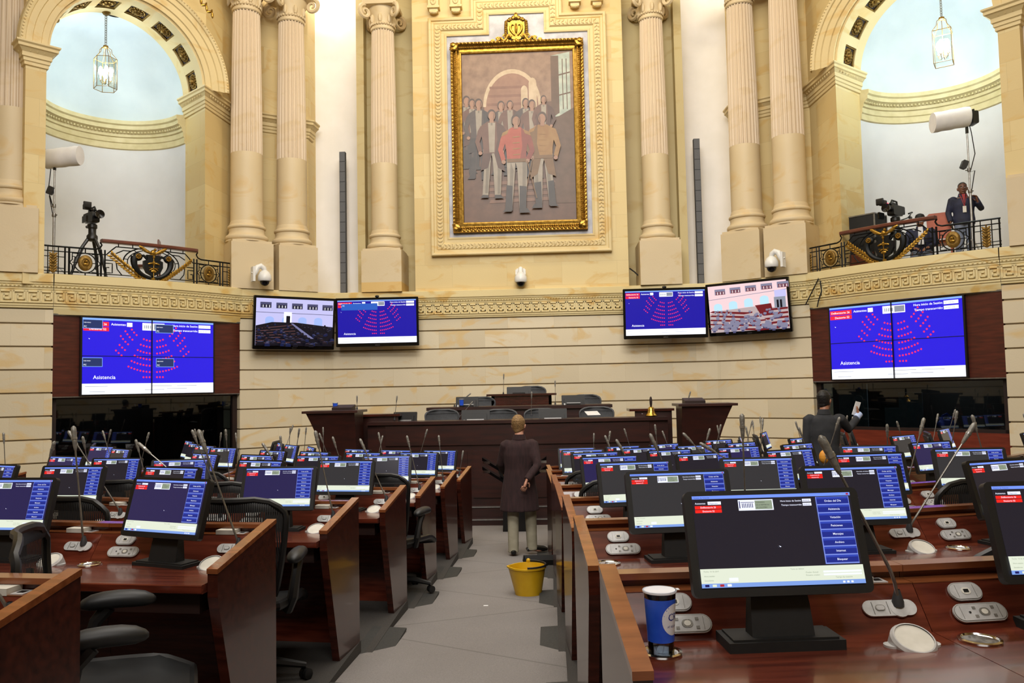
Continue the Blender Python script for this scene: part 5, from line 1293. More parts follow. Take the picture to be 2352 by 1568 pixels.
# ---------------------------------------------------------------- monitors
def ui_monitor(bg):
    w, h = .468, .256; u = UI(w, h); u.st = .00012
    u.rect(0, 0, 1, 1, bg); u.rect(0, .965, 1, 1, 'm_bar')
    u.text('Sistema de Votación', .01, .973, .016, 'ink')
    for k in range(3): u.rect(.935 + .02 * k, .972, .95 + .02 * k, .992, 'm_ic' if k == 2 else 'm_task')
    u.text('Asistentes', .015, .907, .021, 'm_white', bold=.004); u.rect(.095, .9, .178, .935, 'm_white'); u.text('0 Registrados', .099, .909, .014, 'ink')
    for z, tx in ((.855, 'Deliberatorio 26'), (.812, 'Decisorio 52')): u.rect(.012, z - .002, .178, z + .034, 'm_red'); u.text(tx, .095, z + .007, .019, 'm_white', 'CENTER', .004)
    u.rect(.285, .825, .505, .945, 'm_white'); u.rect(.39, .835, .498, .935, 'm_green')
    for k in range(7): u.rect(.308 + .0105 * k, .855, .3125 + .0105 * k, .905, 'ink')
    u.rect(.29, .85, .296, .93, 'ink'); u.rect(.3, .912, .384, .918, 'ink')
    for k, tx in enumerate(('CONGRESO', 'DE LA REPÚBLICA', 'DE COLOMBIA')): u.text(tx, .395, .905 - .028 * k, .014, 'm_bg')
    u.text('Hora Inicio de Sesión:', .685, .91, .02, 'm_white', 'RIGHT', .004); u.rect(.69, .905, .745, .938, 'm_white'); u.text('00:00:00', .694, .912, .016, 'ink')
    u.text('Tiempo transcurrido:', .685, .865, .02, 'm_white', 'RIGHT', .004); u.rect(.69, .86, .745, .893, 'm_white'); u.text('00:00:00', .694, .867, .016, 'ink')
    u.rect(.775, .215, .985, .955, 'm_btn2')
    for k, tx in enumerate(('Orden del Día', 'Asistencia', 'Votación', 'Peticiones', 'Mensajes', 'Archivo', 'Internet', 'Bloquear')):
        z = .87 - .092 * k; u.rect(.780, z + .003, .981, z + .082, 'm_btn'); u.rect(.780, z + .06, .981, z + .082, 'm_btn_hi'); u.text(tx, .881, z + .026, .024, 'm_white', 'CENTER', .004)
    u.rect(0, .045, 1, .2, 'm_strip'); u.rect(0, 0, 1, .045, 'm_task')
    for tx, x, z in (('Fecha: 16 de abril', .02, .165), ('Hora sesión:', .02, .115), ('Senadores:', .02, .07), ('Tema en debate', .55, .165), ('Orador Actual:', .64, .125), ('Próximo orador:', .64, .095), ('Tiempo de votación', .82, .065)): u.text(tx, x, z, .017, 'm_green')
    u.rect(.17, .06, .225, .1, 'm_white'); u.rect(.75, .125, .985, .145, 'm_white'); u.rect(.75, .095, .985, .113, 'm_white')
    for k, c in enumerate(('ink', 'm_strip', 'm_ic', 'm_white')): u.rect(.02 + .045 * k, .01, .045 + .045 * k, .035, c)
    for k in range(3): u.rect(.86 + .025 * k, .012, .874 + .025 * k, .032, 'm_white')
    u.poly([(.5, .43), (.515, .415), (.507, .41)], 'm_white')
    return u
mat('monitor_back', '060607', '0a0a0b', .5, scale=20)
TILT = R_(17)
def make_monitor(bg):
    t = thing('monitor', '', 'monitor')
    mb = MB(); mb.box((-.165, -.03, 0), (.165, .10, .028)); mb.box((-.15, -.02, .028), (.15, .09, .034)); mb.build('base', 'black_matte', t, 0)
    mb = MB(); mb.loft([[(-.09, .0, .03), (.09, .0, .03), (.09, .06, .03), (-.09, .06, .03)], [(-.085, .02, .12), (.085, .02, .12), (.085, .06, .12), (-.085, .06, .12)], [(-.07, .05, .24), (.07, .05, .24), (.07, .075, .24), (-.07, .075, .24)]]); mb.build('neck', 'black_matte', t, 0)
    fr = Matrix.Translation((0, .035, .29)) @ Matrix.Rotation(-TILT, 4, 'X')
    mb = MB(); mb.T = fr; mb.rbox((0, .0, 0), (.515, .028, .296), .018, None, 4); mb.rbox((0, .022, -.0), (.42, .03, .22), .03); mb.T = None; mb.build('housing', 'monitor_back', t, 30)
    mb = MB(); mb.T = fr
    for k in range(5): mb.box((-.12, .036, -.05 + .02 * k), (.12, .0385, -.042 + .02 * k))
    mb.T = None; mb.build('vent', 'black_matte', t, 0)
    u = ui_monitor(bg); u.mb.map(lambda x, y, z: fr @ Vector((x - .234, y - .0145, z - .122))); u.build('screen', t)
    index_kids(t); return t
MONS = [make_monitor(b) for b in ('m_bg', 'm_bg2', 'm_bg_refl')]
mstock = [0, 0, 0]
# ---------------------------------------------------------------- microphones
MIC_LEN = .56
def make_mic(parent_loc, head_dir, label, L=.56, curl=.12, big=1.0):
    t = thing('gooseneck_microphone', label, 'microphone', parent_loc, 0, 'gooseneck microphones on the desks')
    d = Vector(head_dir).normalized(); up = Vector((0, -.25, 1)).normalized()
    pts = []; n = 14
    for i in range(n + 1):
        f = i / n; w = min(1, f / curl) if curl > 0 else 1
        dd = (up * (1 - w) + d * w).normalized(); pts.append((pts[-1] + dd * L / n) if pts else Vector((0, 0, 0)))
    mb = MB(); mb.lathe([(.018, -.005), (.018, .01), (.012, .03), (.008, .045)], 12); mb.build('collar', 'grey_dark', t)
    mb = MB(); mb.tube(pts, [.0055] * 5 + [.0045] * (n - 4), 7); mb.build('gooseneck', 'steel_dark', t)
    e = pts[-1]; q = [e + d * x for x in (-.045, -.03, .0, .012, .02, .055, .075, .084)]
    mb = MB(); mb.tube(q, [.006, .009, .0115, .0125, .0115, .0135, .012, .004], 12); mb.build('head', 'silver_dark', t)
    mb = MB(); mb.tube([e + d * .012, e + d * .024], .0142, 12); mb.build('head_ring', 'steel', t)
    return t
# ---------------------------------------------------------------- office chairs
def make_chair(label, grey=False):
    fm, ms, pd = ('chair_grey', 'chair_mesh_grey', 'chair_grey') if grey else ('chair_black', 'chair_mesh', 'chair_pad')
    t = thing('office_chair', label, 'chair')
    def hw(v): return .205 + .095 * math.sin(min(1, v * 1.15) * PI / 2)
    def bp(u, v):
        z = .50 + .54 * v; w = hw(v) * (1 if v < .78 else math.sqrt(max(0, 1 - ((v - .78) / .222) ** 2.6)))
        return (u * w, -.235 - .10 * v - .06 * math.sin(v * PI) * .6 + .055 * u * u * (1 if v < .9 else .8), z)
    mb = MB(); mb.sheet(lambda i, j: bp(i * 2 - 1, .02 + .965 * j), 14, 18); mb.build('back_mesh', ms, t, 60)
    mb = MB(); P = [bp(-1, v / 20) for v in range(1, 20)] + [bp(u / 6, .975) for u in range(-5, 6)] + [bp(1, v / 20) for v in range(19, 0, -1)]
    P += [bp(u / 6, .05) for u in range(5, -6, -1)]
    mb.tube(P, [.017] * len(P), 7, closed=True); mb.sheet(lambda i, j: tuple(Vector(bp(i * 2 - 1, .86 + .11 * j)) + Vector((0, .008, 0))), 12, 3); mb.build('back_frame', fm, t, 50)
    mb = MB()
    for s_ in (-1, 1): mb.tube([(s_ * .05, -.12, .42), (s_ * .06, -.27, .5), (s_ * .1, -.33, .7), (s_ * .2, -.32, .86)], .016, 6)
    mb.build('back_support', fm, t)
    def sp(u, v):
        y = -.23 + .50 * v; w = .24 + .02 * math.sin(v * PI); return (u * w, y, .455 + .018 * u * u - (.06 * max(0, v - .75) ** 1.2 * 4) + .02 * (1 - v))
    mb = MB(); mb.sheet(lambda i, j: sp(i * 2 - 1, j), 12, 12); mb.sheet(lambda i, j: tuple(Vector(sp(i * 2 - 1, j)) - Vector((0, 0, .035))), 12, 12); mb.build('seat', ms if grey else 'chair_pad', t, 60)
    mb = MB(); P = [sp(-1, v / 10) for v in range(11)] + [sp(u / 5, 1) for u in range(-4, 5)] + [sp(1, v / 10) for v in range(10, -1, -1)] + [sp(u / 5, 0) for u in range(4, -5, -1)]
    mb.tube([(x, y, z - .018) for x, y, z in P], .024, 7, closed=True); mb.build('seat_frame', fm, t)
    for s_ in (-1, 1):
        mb = MB(); rg = []
        for k in range(9):
            f = .5 - .5 * math.cos(PI * k / 8); y = -.16 + .29 * f; w = .052 * (1 - .25 * f) * math.sqrt(max(.03, 1 - abs(2 * f - 1) ** 4)); hh = .034 * math.sqrt(max(.05, 1 - abs(2 * f - 1) ** 4)); cx = s_ * (.295 - .02 * f)
            rg.append([(cx + w * math.cos(2 * PI * j / 14), y, .69 + .012 * math.sin(f * PI) + hh * math.sin(2 * PI * j / 14)) for j in range(14)])
        mb.loft(rg); mb.build('armrest', pd, t, 60)
        mb = MB(); mb.tube([(s_ * .25, -.1, .42), (s_ * .29, -.13, .5), (s_ * .3, -.1, .62), (s_ * .295, -.05, .675)], [.028, .03, .026, .03], 8); mb.build('arm_post', fm, t)
    mb = MB(); mb.box((-.1, -.16, .37), (.1, .12, .425)); mb.lathe([(.032, .08), (.032, .24), (.022, .24), (.022, .38)], 12); mb.build('gas_column', fm, t, 30)
    for k in range(5):
        an = 2 * PI * k / 5 + .3; ux, uy = math.cos(an), math.sin(an)
        mb = MB(); mb.tube([(.02 * ux, .02 * uy, .11), (.15 * ux, .15 * uy, .11), (.31 * ux, .31 * uy, .075)], [.03, .026, .016], 7); lg = mb.build('base_leg', fm, t)
        mb = MB(); mb.T = Matrix.Translation((.31 * ux, .31 * uy, .03)) @ Matrix.Rotation(an + .7, 4, 'Z') @ Matrix.Rotation(PI / 2, 4, 'X'); mb.lathe([(.012, -.028), (.03, -.026), (.03, -.006), (.012, -.004), (.012, .004), (.03, .006), (.03, .026), (.012, .028)], 14, cap=True); mb.T = None; mb.build('caster', fm, lg)
    index_kids(t); return t
CH_B = make_chair('x'); CH_G = make_chair('x', True); chused = {False: 0, True: 0}
def place_chair(x, y, z, rz, label, grey=False, sink=False):
    src = CH_G if grey else CH_B
    o = src if not chused[grey] else copy_tree(src); chused[grey] = 1
    o.location = (x, y, z); o.rotation_euler = (0, 0, rz); o.scale = (1.04, 1.04, 1.1); o.scale.z = 1.0 if sink else 1.1; tag(o, label, 'chair', 'grey presidency chairs' if grey else 'black mesh office chairs in the rows'); return o

# ---------------------------------------------------------------- layout of the rows
def seat_frame(sg, k, x0):                  # desk origin (left end of the desk back) for a desk starting x0 along the arc from the aisle
    R = radius(k); w = SPC[k]
    th = (x0 + w / 2) / R * sg
    c = Vector((R * math.sin(th), YC0 - R * math.cos(th), zpl(k))); ux = Vector((math.cos(th), math.sin(th), 0))
    return c - ux * w / 2, th, c, ux
MICH = {(-1, 1, 0): (466, 1022), (-1, 2, 0): (729, 1016), (-1, 3, 0): (834, 1028), (-1, 4, 0): (938, 1018), (-1, 5, 0): (1009, 1015), (-1, 6, 0): (1062, 1048), (1, 0, 0): (1892, 1062), (1, 1, 0): (1705, 988), (1, 1, 1): (2224, 1004), (1, 2, 0): (1502, 1022), (1, 2, 1): (1620, 1034), (-1, 1, 1): (172, 1014), (-1, 2, 1): (318, 1026),
        (1, 2, 2): (2117, 985), (1, 3, 0): (1424, 1029), (1, 4, 0): (1395, 1017), (1, 5, 0): (1400, 1005), (1, 6, 0): (1364, 1008), (1, 3, 1): (1580, 1012), (1, 4, 1): (1627, 1001), (-1, 3, 1): (612, 1036), (-1, 0, 0): None, (-1, 2, 2): (168, 1012)}
SWV = {(-1, 1, 0): -14, (9, 9, 9): 0, (-1, 1, 1): 4, (1, 0, 0): 0, (1, 0, 1): -6, (-1, 2, 0): 4, (-1, 2, 1): -8, (-1, 2, 2): 10, (1, 1, 0): 2, (1, 1, 1): -4, (1, 2, 3): -22, (1, 3, 3): -25, (-1, 3, 2): 25, (-1, 3, 3): 18}
rnd = random.Random(11)
JAC = []
for k in range(7):
    for sg in (-1, 1):
        side = 'left' if sg < 0 else 'right'; R = radius(k); w = SPC[k]
        proto = {}
        seats = [('', i, AISL[sg][k] + .052 + w * i) for i in range(NSEAT[k])] + [('outer ', i, R_(39) * R + w * i) for i in range(NOUT[k])]
        for blk, i, x0 in seats:
            end = (sg if i == 0 else 0)
            key = end
            o, th, c, ux = seat_frame(sg, k, x0)
            if key not in proto: d = proto[key] = make_desk(k, key, w)
            else: d = copy_tree(proto[key])
            d.location = o; d.rotation_euler = (0, 0, th)
            row = '%s row' % ROWN[k]
            where = '%s place from the aisle, %s on the %s' % (ORD[i], row, side) if not blk else '%s place, %s of the outer %s block' % (ORD[i], row, side)
            tag(d, ('mahogany desk with end panel, ' if end else 'mahogany desk, ') + where, 'desk', 'senate desks in curved rows')
            fy = Vector((-ux.y, ux.x, 0)); ctr = c
            # monitor
            b = (0 if k < 2 and sg > 0 else rnd.choice((0, 0, 1, 2)))
            if (sg, k, i) in ((-1, 1, 0), (-1, 1, 1), (-1, 2, 0)) and not blk: b = 1
            if (sg, k, i) in ((1, 1, 0), (1, 2, 0), (1, 2, 1)) and not blk: b = 2
            m = MONS[b] if mstock[b] == 0 else copy_tree(MONS[b]); mstock[b] = 1
            sw = R_(SWV.get((sg, k, i), rnd.uniform(-9, 9)) if not blk else rnd.uniform(-25, 25)); 
            off = -.03 if k == 0 else .03 if (sg, k, i) == (-1, 1, 0) else 0
            q = ctr + ux * off - fy * .30; m.location = (q.x, q.y, zpl(k) + HS - (0 if k == 0 else .012)); m.rotation_euler = (0, 0, th + sw)
            tag(m, 'black voting monitor, ' + where, 'monitor', 'desk monitors')
            # microphone
            p = o + ux * (w - .07) - fy * .152 + Vector((0, 0, .875))
            hp = MICH.get((sg, k, i), 0) if not blk else 0
            if k == 0 and sg < 0: hp = 0
            if hp:
                # the head hangs over its own desk: aim at the point the photo shows, at the length of the neck
                tgt = at(hp[0], hp[1], p.y + .02 if k else p.y - .05); dr = tgt - p; L = min(dr.length, .72); 
            else:
                dr = Vector((rnd.uniform(-.35, .35), rnd.uniform(-.25, .2), 1)); L = rnd.uniform(.46, .58)
                if k == 0: dr = Vector((-.9 if sg < 0 else .9, .1, .5))
            make_mic(p, dr, 'thin gooseneck microphone, ' + where, L, .3 if k == 0 else .14)
            JAC.append((sg, k, i, blk, o, th, ux, fy))
# chairs that the photo shows between the rows
def chair_at(sg, k, i, turn, label, back=.98, side=0):
    x0 = AISL[sg][k] + .052 + SPC[k] * i; o, th, c, ux = seat_frame(sg, k, x0); fy = Vector((-ux.y, ux.x, 0)); q = c - fy * back + ux * side
    place_chair(q.x, q.y, zpl(k), th + R_(turn), label, False, (sg, k, i) == (1, 1, 1))
place_chair(-1.14, 3.2, zpl(1), R_(-66), 'black mesh office chair turned sideways behind the nearest left desk')
for sg, k, i, tn, bk, sd in ((-1, 2, 0, 8, .86, .1), (-1, 2, 1, -6, .84, 0), (-1, 4, 0, -12, .84, .3), (1, 2, 2, 10, .83, 0), (1, 1, 1, -8, 1.02, .2), (-1, 3, 1, 15, .83, .1), (1, 3, 0, 5, .84, -.12), (1, 4, 0, -8, .84, -.1),
                             (-1, 3, 2, 20, .83, 0), (-1, 3, 3, -15, .83, 0), (-1, 2, 2, 8, .83, 0), (1, 3, 3, 30, .83, 0), (1, 3, 4, -20, .83, 0), (1, 4, 2, 14, .83, 0), (1, 4, 3, -10, .83, 0), (1, 2, 3, 12, .83, 0), (1, 2, 4, -14, .83, 0), (-1, 4, 2, 10, .83, 0), (-1, 4, 3, -20, .83, 0), (1, 5, 2, 12, .83, 0), (-1, 5, 2, 12, .83, 0)):
    chair_at(sg, k, i, tn, 'black mesh office chair, %s place from the aisle, %s row on the %s' % (ORD[i], ROWN[k], 'left' if sg < 0 else 'right'), bk, sd)
# raised platforms of the rows
for sg in (-1, 1):
    for k in range(7):
        R0 = radius(k) - .03; R1 = (radius(k - 1) - .03) if k else R0 + 2.2
        mb = MB(); N = 20; rg = []
        for j in range(N + 1):
            f = j / N; rg_ = []
            for rr, z in ((R0, -.3), (R1, -.3), (R1, zpl(k)), (R0, zpl(k))):
                y0 = AISL[sg][k] - .0
                a0 = math.asin(min(1, y0 / rr)); a = a0 + (R_(66) - a0) * f; rg_.append((sg * rr * math.sin(a), YC0 - rr * math.cos(a), z))
            rg.append(rg_)
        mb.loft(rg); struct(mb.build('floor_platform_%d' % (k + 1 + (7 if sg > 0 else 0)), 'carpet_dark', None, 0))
        # rubber ramp from the aisle
        if k > 0:
            y = ROWY[k] - 1.1; x = AISL[sg][k] + .03; z0 = zf(y); z1 = zpl(k)
            mb = MB(); dx = sg
            mb.loft([[(dx * (x + .1), yy, z0 - .02), (dx * (x - .16), yy, z0 - .01), (dx * (x - .16), yy, z0 + .006), (dx * (x + .1), yy, z1 + .004)] for yy in (y - .34, y + .34)])
            for j in range(0): mb.box((dx * (x - .15 + .035 * j) - .003, y - .33, z0), (dx * (x - .15 + .035 * j) + .003, y + .33, z0 + .012 + .1 * 0 + (z1 - z0) * (.04 + .035 * j) / .26))
            tag(mb.build('threshold_ramp', 'rubber', None, 0), 'dark rubber ramp into the %s row on the %s' % (ROWN[k], 'left' if sg < 0 else 'right'), 'ramp', 'rubber ramps beside the aisle')
# ================================================================ people
def V3(*a): return Vector(a)
def hand(mb, w, d, palm, thumb, curl=.5, sc=1.0):
    d = Vector(d).normalized(); pn = Vector(palm).normalized(); sd = d.cross(pn).normalized(); w = Vector(w); tv = 1 if thumb > 0 else -1
    mb.tube([w - d * .03 * sc, w + d * .01 * sc, w + d * .05 * sc, w + d * .09 * sc], [.025 * sc, .029 * sc, .037 * sc, .034 * sc], 10, flat=.55)
    for i, (L, r) in enumerate(((.068, .0088), (.076, .0092), (.071, .0088), (.055, .0078))):
        b = w + d * .085 * sc + sd * tv * (.03 - .02 * i) * sc
        p = [b]; a = curl * .6
        for q in (.42, .32, .26): dd = d * math.cos(a) + pn * math.sin(a); p.append(p[-1] + dd * L * q * sc); a += curl * .75
        mb.tube(p, [r * sc * 1.05, r * sc, r * sc * .95, r * sc * .8], 7)
    b = w + d * .025 * sc + sd * tv * .03 * sc; e = (sd * tv * .75 + d * .6 + pn * .35).normalized()
    mb.tube([b, b + e * .035 * sc, b + (e + d * .5).normalized() * .068 * sc], [.013 * sc, .011 * sc, .008 * sc], 7)
def rem(o, vox=.008, it=6):
    m = o.modifiers.new('surface', 'REMESH'); m.mode = 'VOXEL'; m.voxel_size = vox; m.use_smooth_shade = True
    if it: q = o.modifiers.new('smooth', 'SMOOTH'); q.iterations = it; q.factor = .5
    return o
def ringE(c, rx, ry, n=20, yaw=0):
    ca, sa = math.cos(yaw), math.sin(yaw)
    return [(c[0] + rx * math.cos(2 * PI * i / n) * ca - ry * math.sin(2 * PI * i / n) * sa, c[1] + rx * math.cos(2 * PI * i / n) * sa + ry * math.sin(2 * PI * i / n) * ca, c[2]) for i in range(n)]
def person(label, loc, rz, skin, hair, J, top, legs, hairfn, coat=None, extra=None, face=True, hands=((.5), (.5))):
    """J: joints in metres, +y is the way the body faces; top/legs: materials of the clothing."""
    g = lambda k: Vector(J[k])
    mb = MB(); H = g('head'); hy = J.get('head_yaw', 0)
    old = Matrix.Translation(H) @ Matrix.Rotation(hy, 4, 'Z') @ Matrix.Rotation(J.get('head_tilt', 0), 4, 'X'); mb.T = old
    mb.loft([ringE((0, -.01 + .028 * a, z), rx, ry) for z, rx, ry, a in ((-.115, .03, .035, 1), (-.105, .048, .058, .9), (-.075, .06, .078, .5), (-.03, .069, .09, .2), (.02, .076, .097, 0), (.06, .074, .095, -.1), (.095, .056, .074, -.2), (.113, .03, .04, -.2), (.118, .008, .01, -.2))])
    mb.loft([[(-.011, .083, .012), (.011, .083, .012), (.006, .08, .03), (-.006, .08, .03)], [(-.017, .086, -.03), (.017, .086, -.03), (.007, .108, -.022), (-.007, .108, -.022)], [(-.012, .08, -.042), (.012, .08, -.042), (.006, .095, -.036), (-.006, .095, -.036)]])
    for s_ in (-1, 1): mb.ell((s_ * .083, -.008, -.012), (.011, .02, .033), 8, 6, (0, s_ * .2, s_ * .3))
    mb.ell((0, .083, -.066), (.024, .012, .011), 8, 5); mb.ell((0, .075, -.1), (.022, .018, .015), 8, 5)
    for s_ in (-1, 1): mb.ell((s_ * .032, .078, .022), (.022, .012, .007), 7, 4)
    mb.T = None
    N = g('neck'); mb.tube([H + V3(0, -.01, -.07), (H + N) / 2 + V3(0, -.015, -.02), N + V3(0, -.01, -.05)], [.052, .054, .075], 12)
    c, p = g('chest'), g('pelvis')
    mb.loft([ringE(p + V3(0, 0, -.09), .13, .09), ringE(p, .14, .1), ringE(p * .55 + c * .45, .13, .09), ringE(c, .15, .1), ringE(c + V3(0, 0, .14), .12, .07), ringE(N + V3(0, -.01, -.03), .07, .06)])
    for s_, q in (('L', -1), ('R', 1)):
        mb.tube([g('sh' + s_), (g('sh' + s_) + g('el' + s_)) / 2, g('el' + s_), (g('el' + s_) * .6 + g('wr' + s_) * .4), g('wr' + s_)], [.034, .034, .032, .031, .026], 12)
        mb.tube([g('hip' + s_), g('hip' + s_) * .5 + g('kn' + s_) * .5, g('kn' + s_), g('kn' + s_) * .65 + g('an' + s_) * .35, g('an' + s_)], [.07, .06, .045, .045, .034], 12)
        f = g('toe' + s_); a = g('an' + s_); mb.tube([a + (a - f).normalized() * .04 + V3(0, 0, -.055), a + V3(0, 0, -.04), (a + f) / 2 + V3(0, 0, -.03), f], [.03, .036, .036, .02], 10, flat=.7)
        hd = J.get('hd' + s_); cu = hands[0 if s_ == 'L' else 1]
        if hd: hand(mb, g('wr' + s_), hd[0], hd[1], hd[2], cu)
    o = mb.build('person', skin, None, 60, loc); o.rotation_euler = (0, 0, rz); rem(o, .0055, 4); tag(o, label, 'person')
    # clothing
    mb = MB(); sl = 1.0
    k = 1.0 if not coat else 1.06
    rings = [ringE(p + V3(0, 0, -.1), .185 * k, .135 * k), ringE(p, .19 * k, .14 * k), ringE(p * .55 + c * .45, .175 * k, .13 * k), ringE(c, .195 * k, .14 * k), ringE(c + V3(0, -.005, .1), .185 * k, .125 * k), ringE(N + V3(0, -.01, -.085), .15 * k, .1 * k), ringE(N + V3(0, -.01, -.035), .09, .078), ringE(N + V3(0, -.012, .0), .066, .064)]
    if coat:                               # long skirt of an overcoat
        zb = coat; rings = [ringE(V3(p.x - .005, p.y - .01, zb), .25, .17), ringE(V3(p.x, p.y, (zb + p.z) / 2 + .05), .225, .16)] + rings[1:]
    mb.loft(rings)
    for s_, q in (('L', -1), ('R', 1)):
        mb.tube([g('sh' + s_) + V3(-q * .03, 0, .01), g('sh' + s_) + V3(q * .005, 0, -.01), (g('sh' + s_) + g('el' + s_)) / 2, g('el' + s_), g('el' + s_) * .5 + g('wr' + s_) * .5, g('wr' + s_) + (g('wr' + s_) - g('el' + s_)).normalized() * .0], [.055, .066, .062, .055, .05, .044], 14); mb.ell(g('sh' + s_) + V3(-q * .025, 0, -.012), (.066, .07, .066), 12, 9)
    j = mb.build('coat' if coat else 'jacket', top, o, 60); rem(j, .011, 8)
    mb = MB(); mb.loft([ringE(N + V3(0, -.012, -.03), .088, .082), ringE(N + V3(0, -.02, .035), .068, .066), ringE(N + V3(0, -.02, .03), .06, .056)], cap=False); mb.build('collar', top, j, 60)
    mb = MB(); mb.loft([ringE(p + V3(0, 0, .06), .165, .118), ringE(p + V3(0, 0, -.02), .172, .124), ringE(p + V3(0, 0, -.1), .165, .12)])
    for s_ in 'LR':
        h_, k_, a_ = g('hip' + s_), g('kn' + s_), g('an' + s_)
        mb.tube([h_ + V3(0, 0, .02), h_ * .5 + k_ * .5, k_, k_ * .5 + a_ * .5, a_ + V3(0, 0, -.01), a_ + V3(0, 0, -.05)], [.1, .088, .074, .07, .066, .068], 14)
    rem(mb.build('trousers', legs, o, 60), .011, 8)
    for s_ in 'LR':
        f = g('toe' + s_); a = g('an' + s_); dd = (f - a); dd.z = 0; dd.normalize()
        mb = MB(); b = V3(a.x, a.y, f.z)
        mb.tube([b - dd * .07 + V3(0, 0, .01), b - dd * .03 + V3(0, 0, .03), b + dd * .06 + V3(0, 0, .025), b + dd * .15 + V3(0, 0, .01), b + dd * .2], [.03, .045, .042, .042, .02], 12, flat=.85)
        mb.tube([b + V3(0, 0, .02), a + V3(0, 0, -.01)], [.045, .048], 12); q = mb.build('shoe', 'shoe', o, 60)
    mb = MB(); mb.T = old; hairfn(mb); mb.T = None; rem(mb.build('hair', hair, o, 60), .007, 2)
    if face:
        for s_ in (-1, 1):
            mb = MB(); mb.T = old; mb.m = 0; mb.ell((s_ * .031, .0835, .004), (.014, .006, .006), 8, 6); mb.m = 1; mb.ell((s_ * .031, .089, .004), (.005, .003, .005), 8, 6); mb.T = None; mb.build('eye', ['shirt_white', 'hair_black'], o)
            mb = MB(); mb.T = old; mb.tube([(s_ * .014, .088, .023), (s_ * .032, .09, .028), (s_ * .05, .08, .021)], [.004, .005, .002], 6); mb.T = None; mb.build('eyebrow', 'hair_black', o)
        mb = MB(); mb.T = old; mb.tube([(-.024, .085, -.066), (-.01, .095, -.064), (.01, .095, -.064), (.024, .085, -.066)], [.003, .006, .006, .003], 6); mb.T = None; mb.build('mouth', 'mouth', o)
    if extra: extra(o, old, g)
    return o
mat('mouth', '5e3230', '6a3a36', .5)
def hair_cap(mb, back=.0, top=.02, low=-.05, big=1.0):
    mb.loft([ringE((0, -.014 * big - .004 * i, z * (1 + (big - 1) * .7)), rx * big, ry * big) for i, (z, rx, ry) in enumerate(((low, .07, .075), (low + .04, .078, .09), (.03, .083, .1), (.065, .081, .1), (.098, .063, .083), (.12 + top * .4, .036, .05), (.126 + top * .5, .01, .014)))])
    mb.ell((0, -.055, -.045), (.055, .045, .055), 10, 7)
def hair_short(mb):
    mb.loft([ringE((0, -.02, z), rx, ry) for z, rx, ry in ((.0, .072, .075), (.035, .079, .087), (.07, .077, .094), (.1, .058, .076), (.12, .03, .04), (.123, .01, .012))])
    mb.ell((0, -.05, -.02), (.06, .052, .06), 10, 7)
pz = atz(1198, 1272, zf(10.0))
person('person in a long dark brown coat and khaki trousers walking away down the aisle', (pz.x, pz.y, zf(pz.y)), R_(4), 'skin_light', 'hair_blond',
       dict(head=(0, .02, 1.60), neck=(0, -.01, 1.46), chest=(0, 0, 1.24), pelvis=(-.01, 0, .92), shL=(-.17, -.01, 1.375), shR=(.17, -.02, 1.38), elL=(-.235, .1, 1.12), elR=(.215, -.13, 1.11), wrL=(-.2, .3, 1.0), wrR=(.075, -.245, .95),
            hipL=(-.09, 0, .9), hipR=(.09, 0, .9), knL=(-.095, .0, .5), knR=(.125, .06, .5), anL=(-.1, -.04, .09), anR=(.135, .05, .1), toeL=(-.1, .14, .035), toeR=(.31, .1, .045), head_yaw=-.35,
            hdL=((0, 1, -.2), (1, 0, 0), 1), hdR=((-.35, -.05, -1), (-.3, 1, 0), 1)), 'coat_brown', 'khaki', lambda m: hair_cap(m, big=1.05), coat=.55, hands=(.5, .45))
def suit_extra(o, old, g):
    mb = MB(); w = g('wrR'); mb.tube([w + V3(-.02, -.03, -.0), w + V3(.03, .02, .05)], [.044, .043], 12); mb.build('shirt_cuff', 'shirt_blue', o)
q = at(1890, 900, 10.6)
SM = person('person in a dark suit standing with raised hand before the right booth window', (q.x, 10.6, zpl(5)), R_(-12), 'skin_mid', 'hair_black',
       dict(head=(.02, .02, 1.735), neck=(0, -.01, 1.59), chest=(0, 0, 1.36), pelvis=(0, 0, 1.0), shL=(-.19, -.01, 1.51), shR=(.19, -.01, 1.51), elL=(-.225, -.03, 1.21), elR=(.30, .1, 1.36), wrL=(-.2, .1, .99), wrR=(.43, .2, 1.50),
            hipL=(-.09, 0, .98), hipR=(.09, 0, .98), knL=(-.1, .0, .54), knR=(.1, .02, .54), anL=(-.11, -.02, .09), anR=(.12, .0, .09), toeL=(-.13, .18, .035), toeR=(.15, .2, .035), head_yaw=-.6,
            hdL=((0, .3, -1), (1, 0, 0), 1), hdR=((.1, .1, 1), (-1, .4, 0), -1)), 'suit', 'suit', lambda m: hair_cap(m, 0, .02, -.06), extra=suit_extra, hands=(.5, .25))
mb = MB(); mb.T = SM.matrix_basis.copy(); mb.T = Matrix.Translation((q.x, 10.6, zpl(5))) @ Matrix.Rotation(R_(-12), 4, 'Z') @ Matrix.Translation((.425, .24, 1.62)) @ Euler((.2, .25, .4)).to_matrix().to_4x4()
mb.box((-.035, -.004, -.09), (.035, .004, .09)); mb.T = None; tag(mb.build('paper_card', 'paper', None, 0), 'white card held up by the person in the dark suit', 'card')
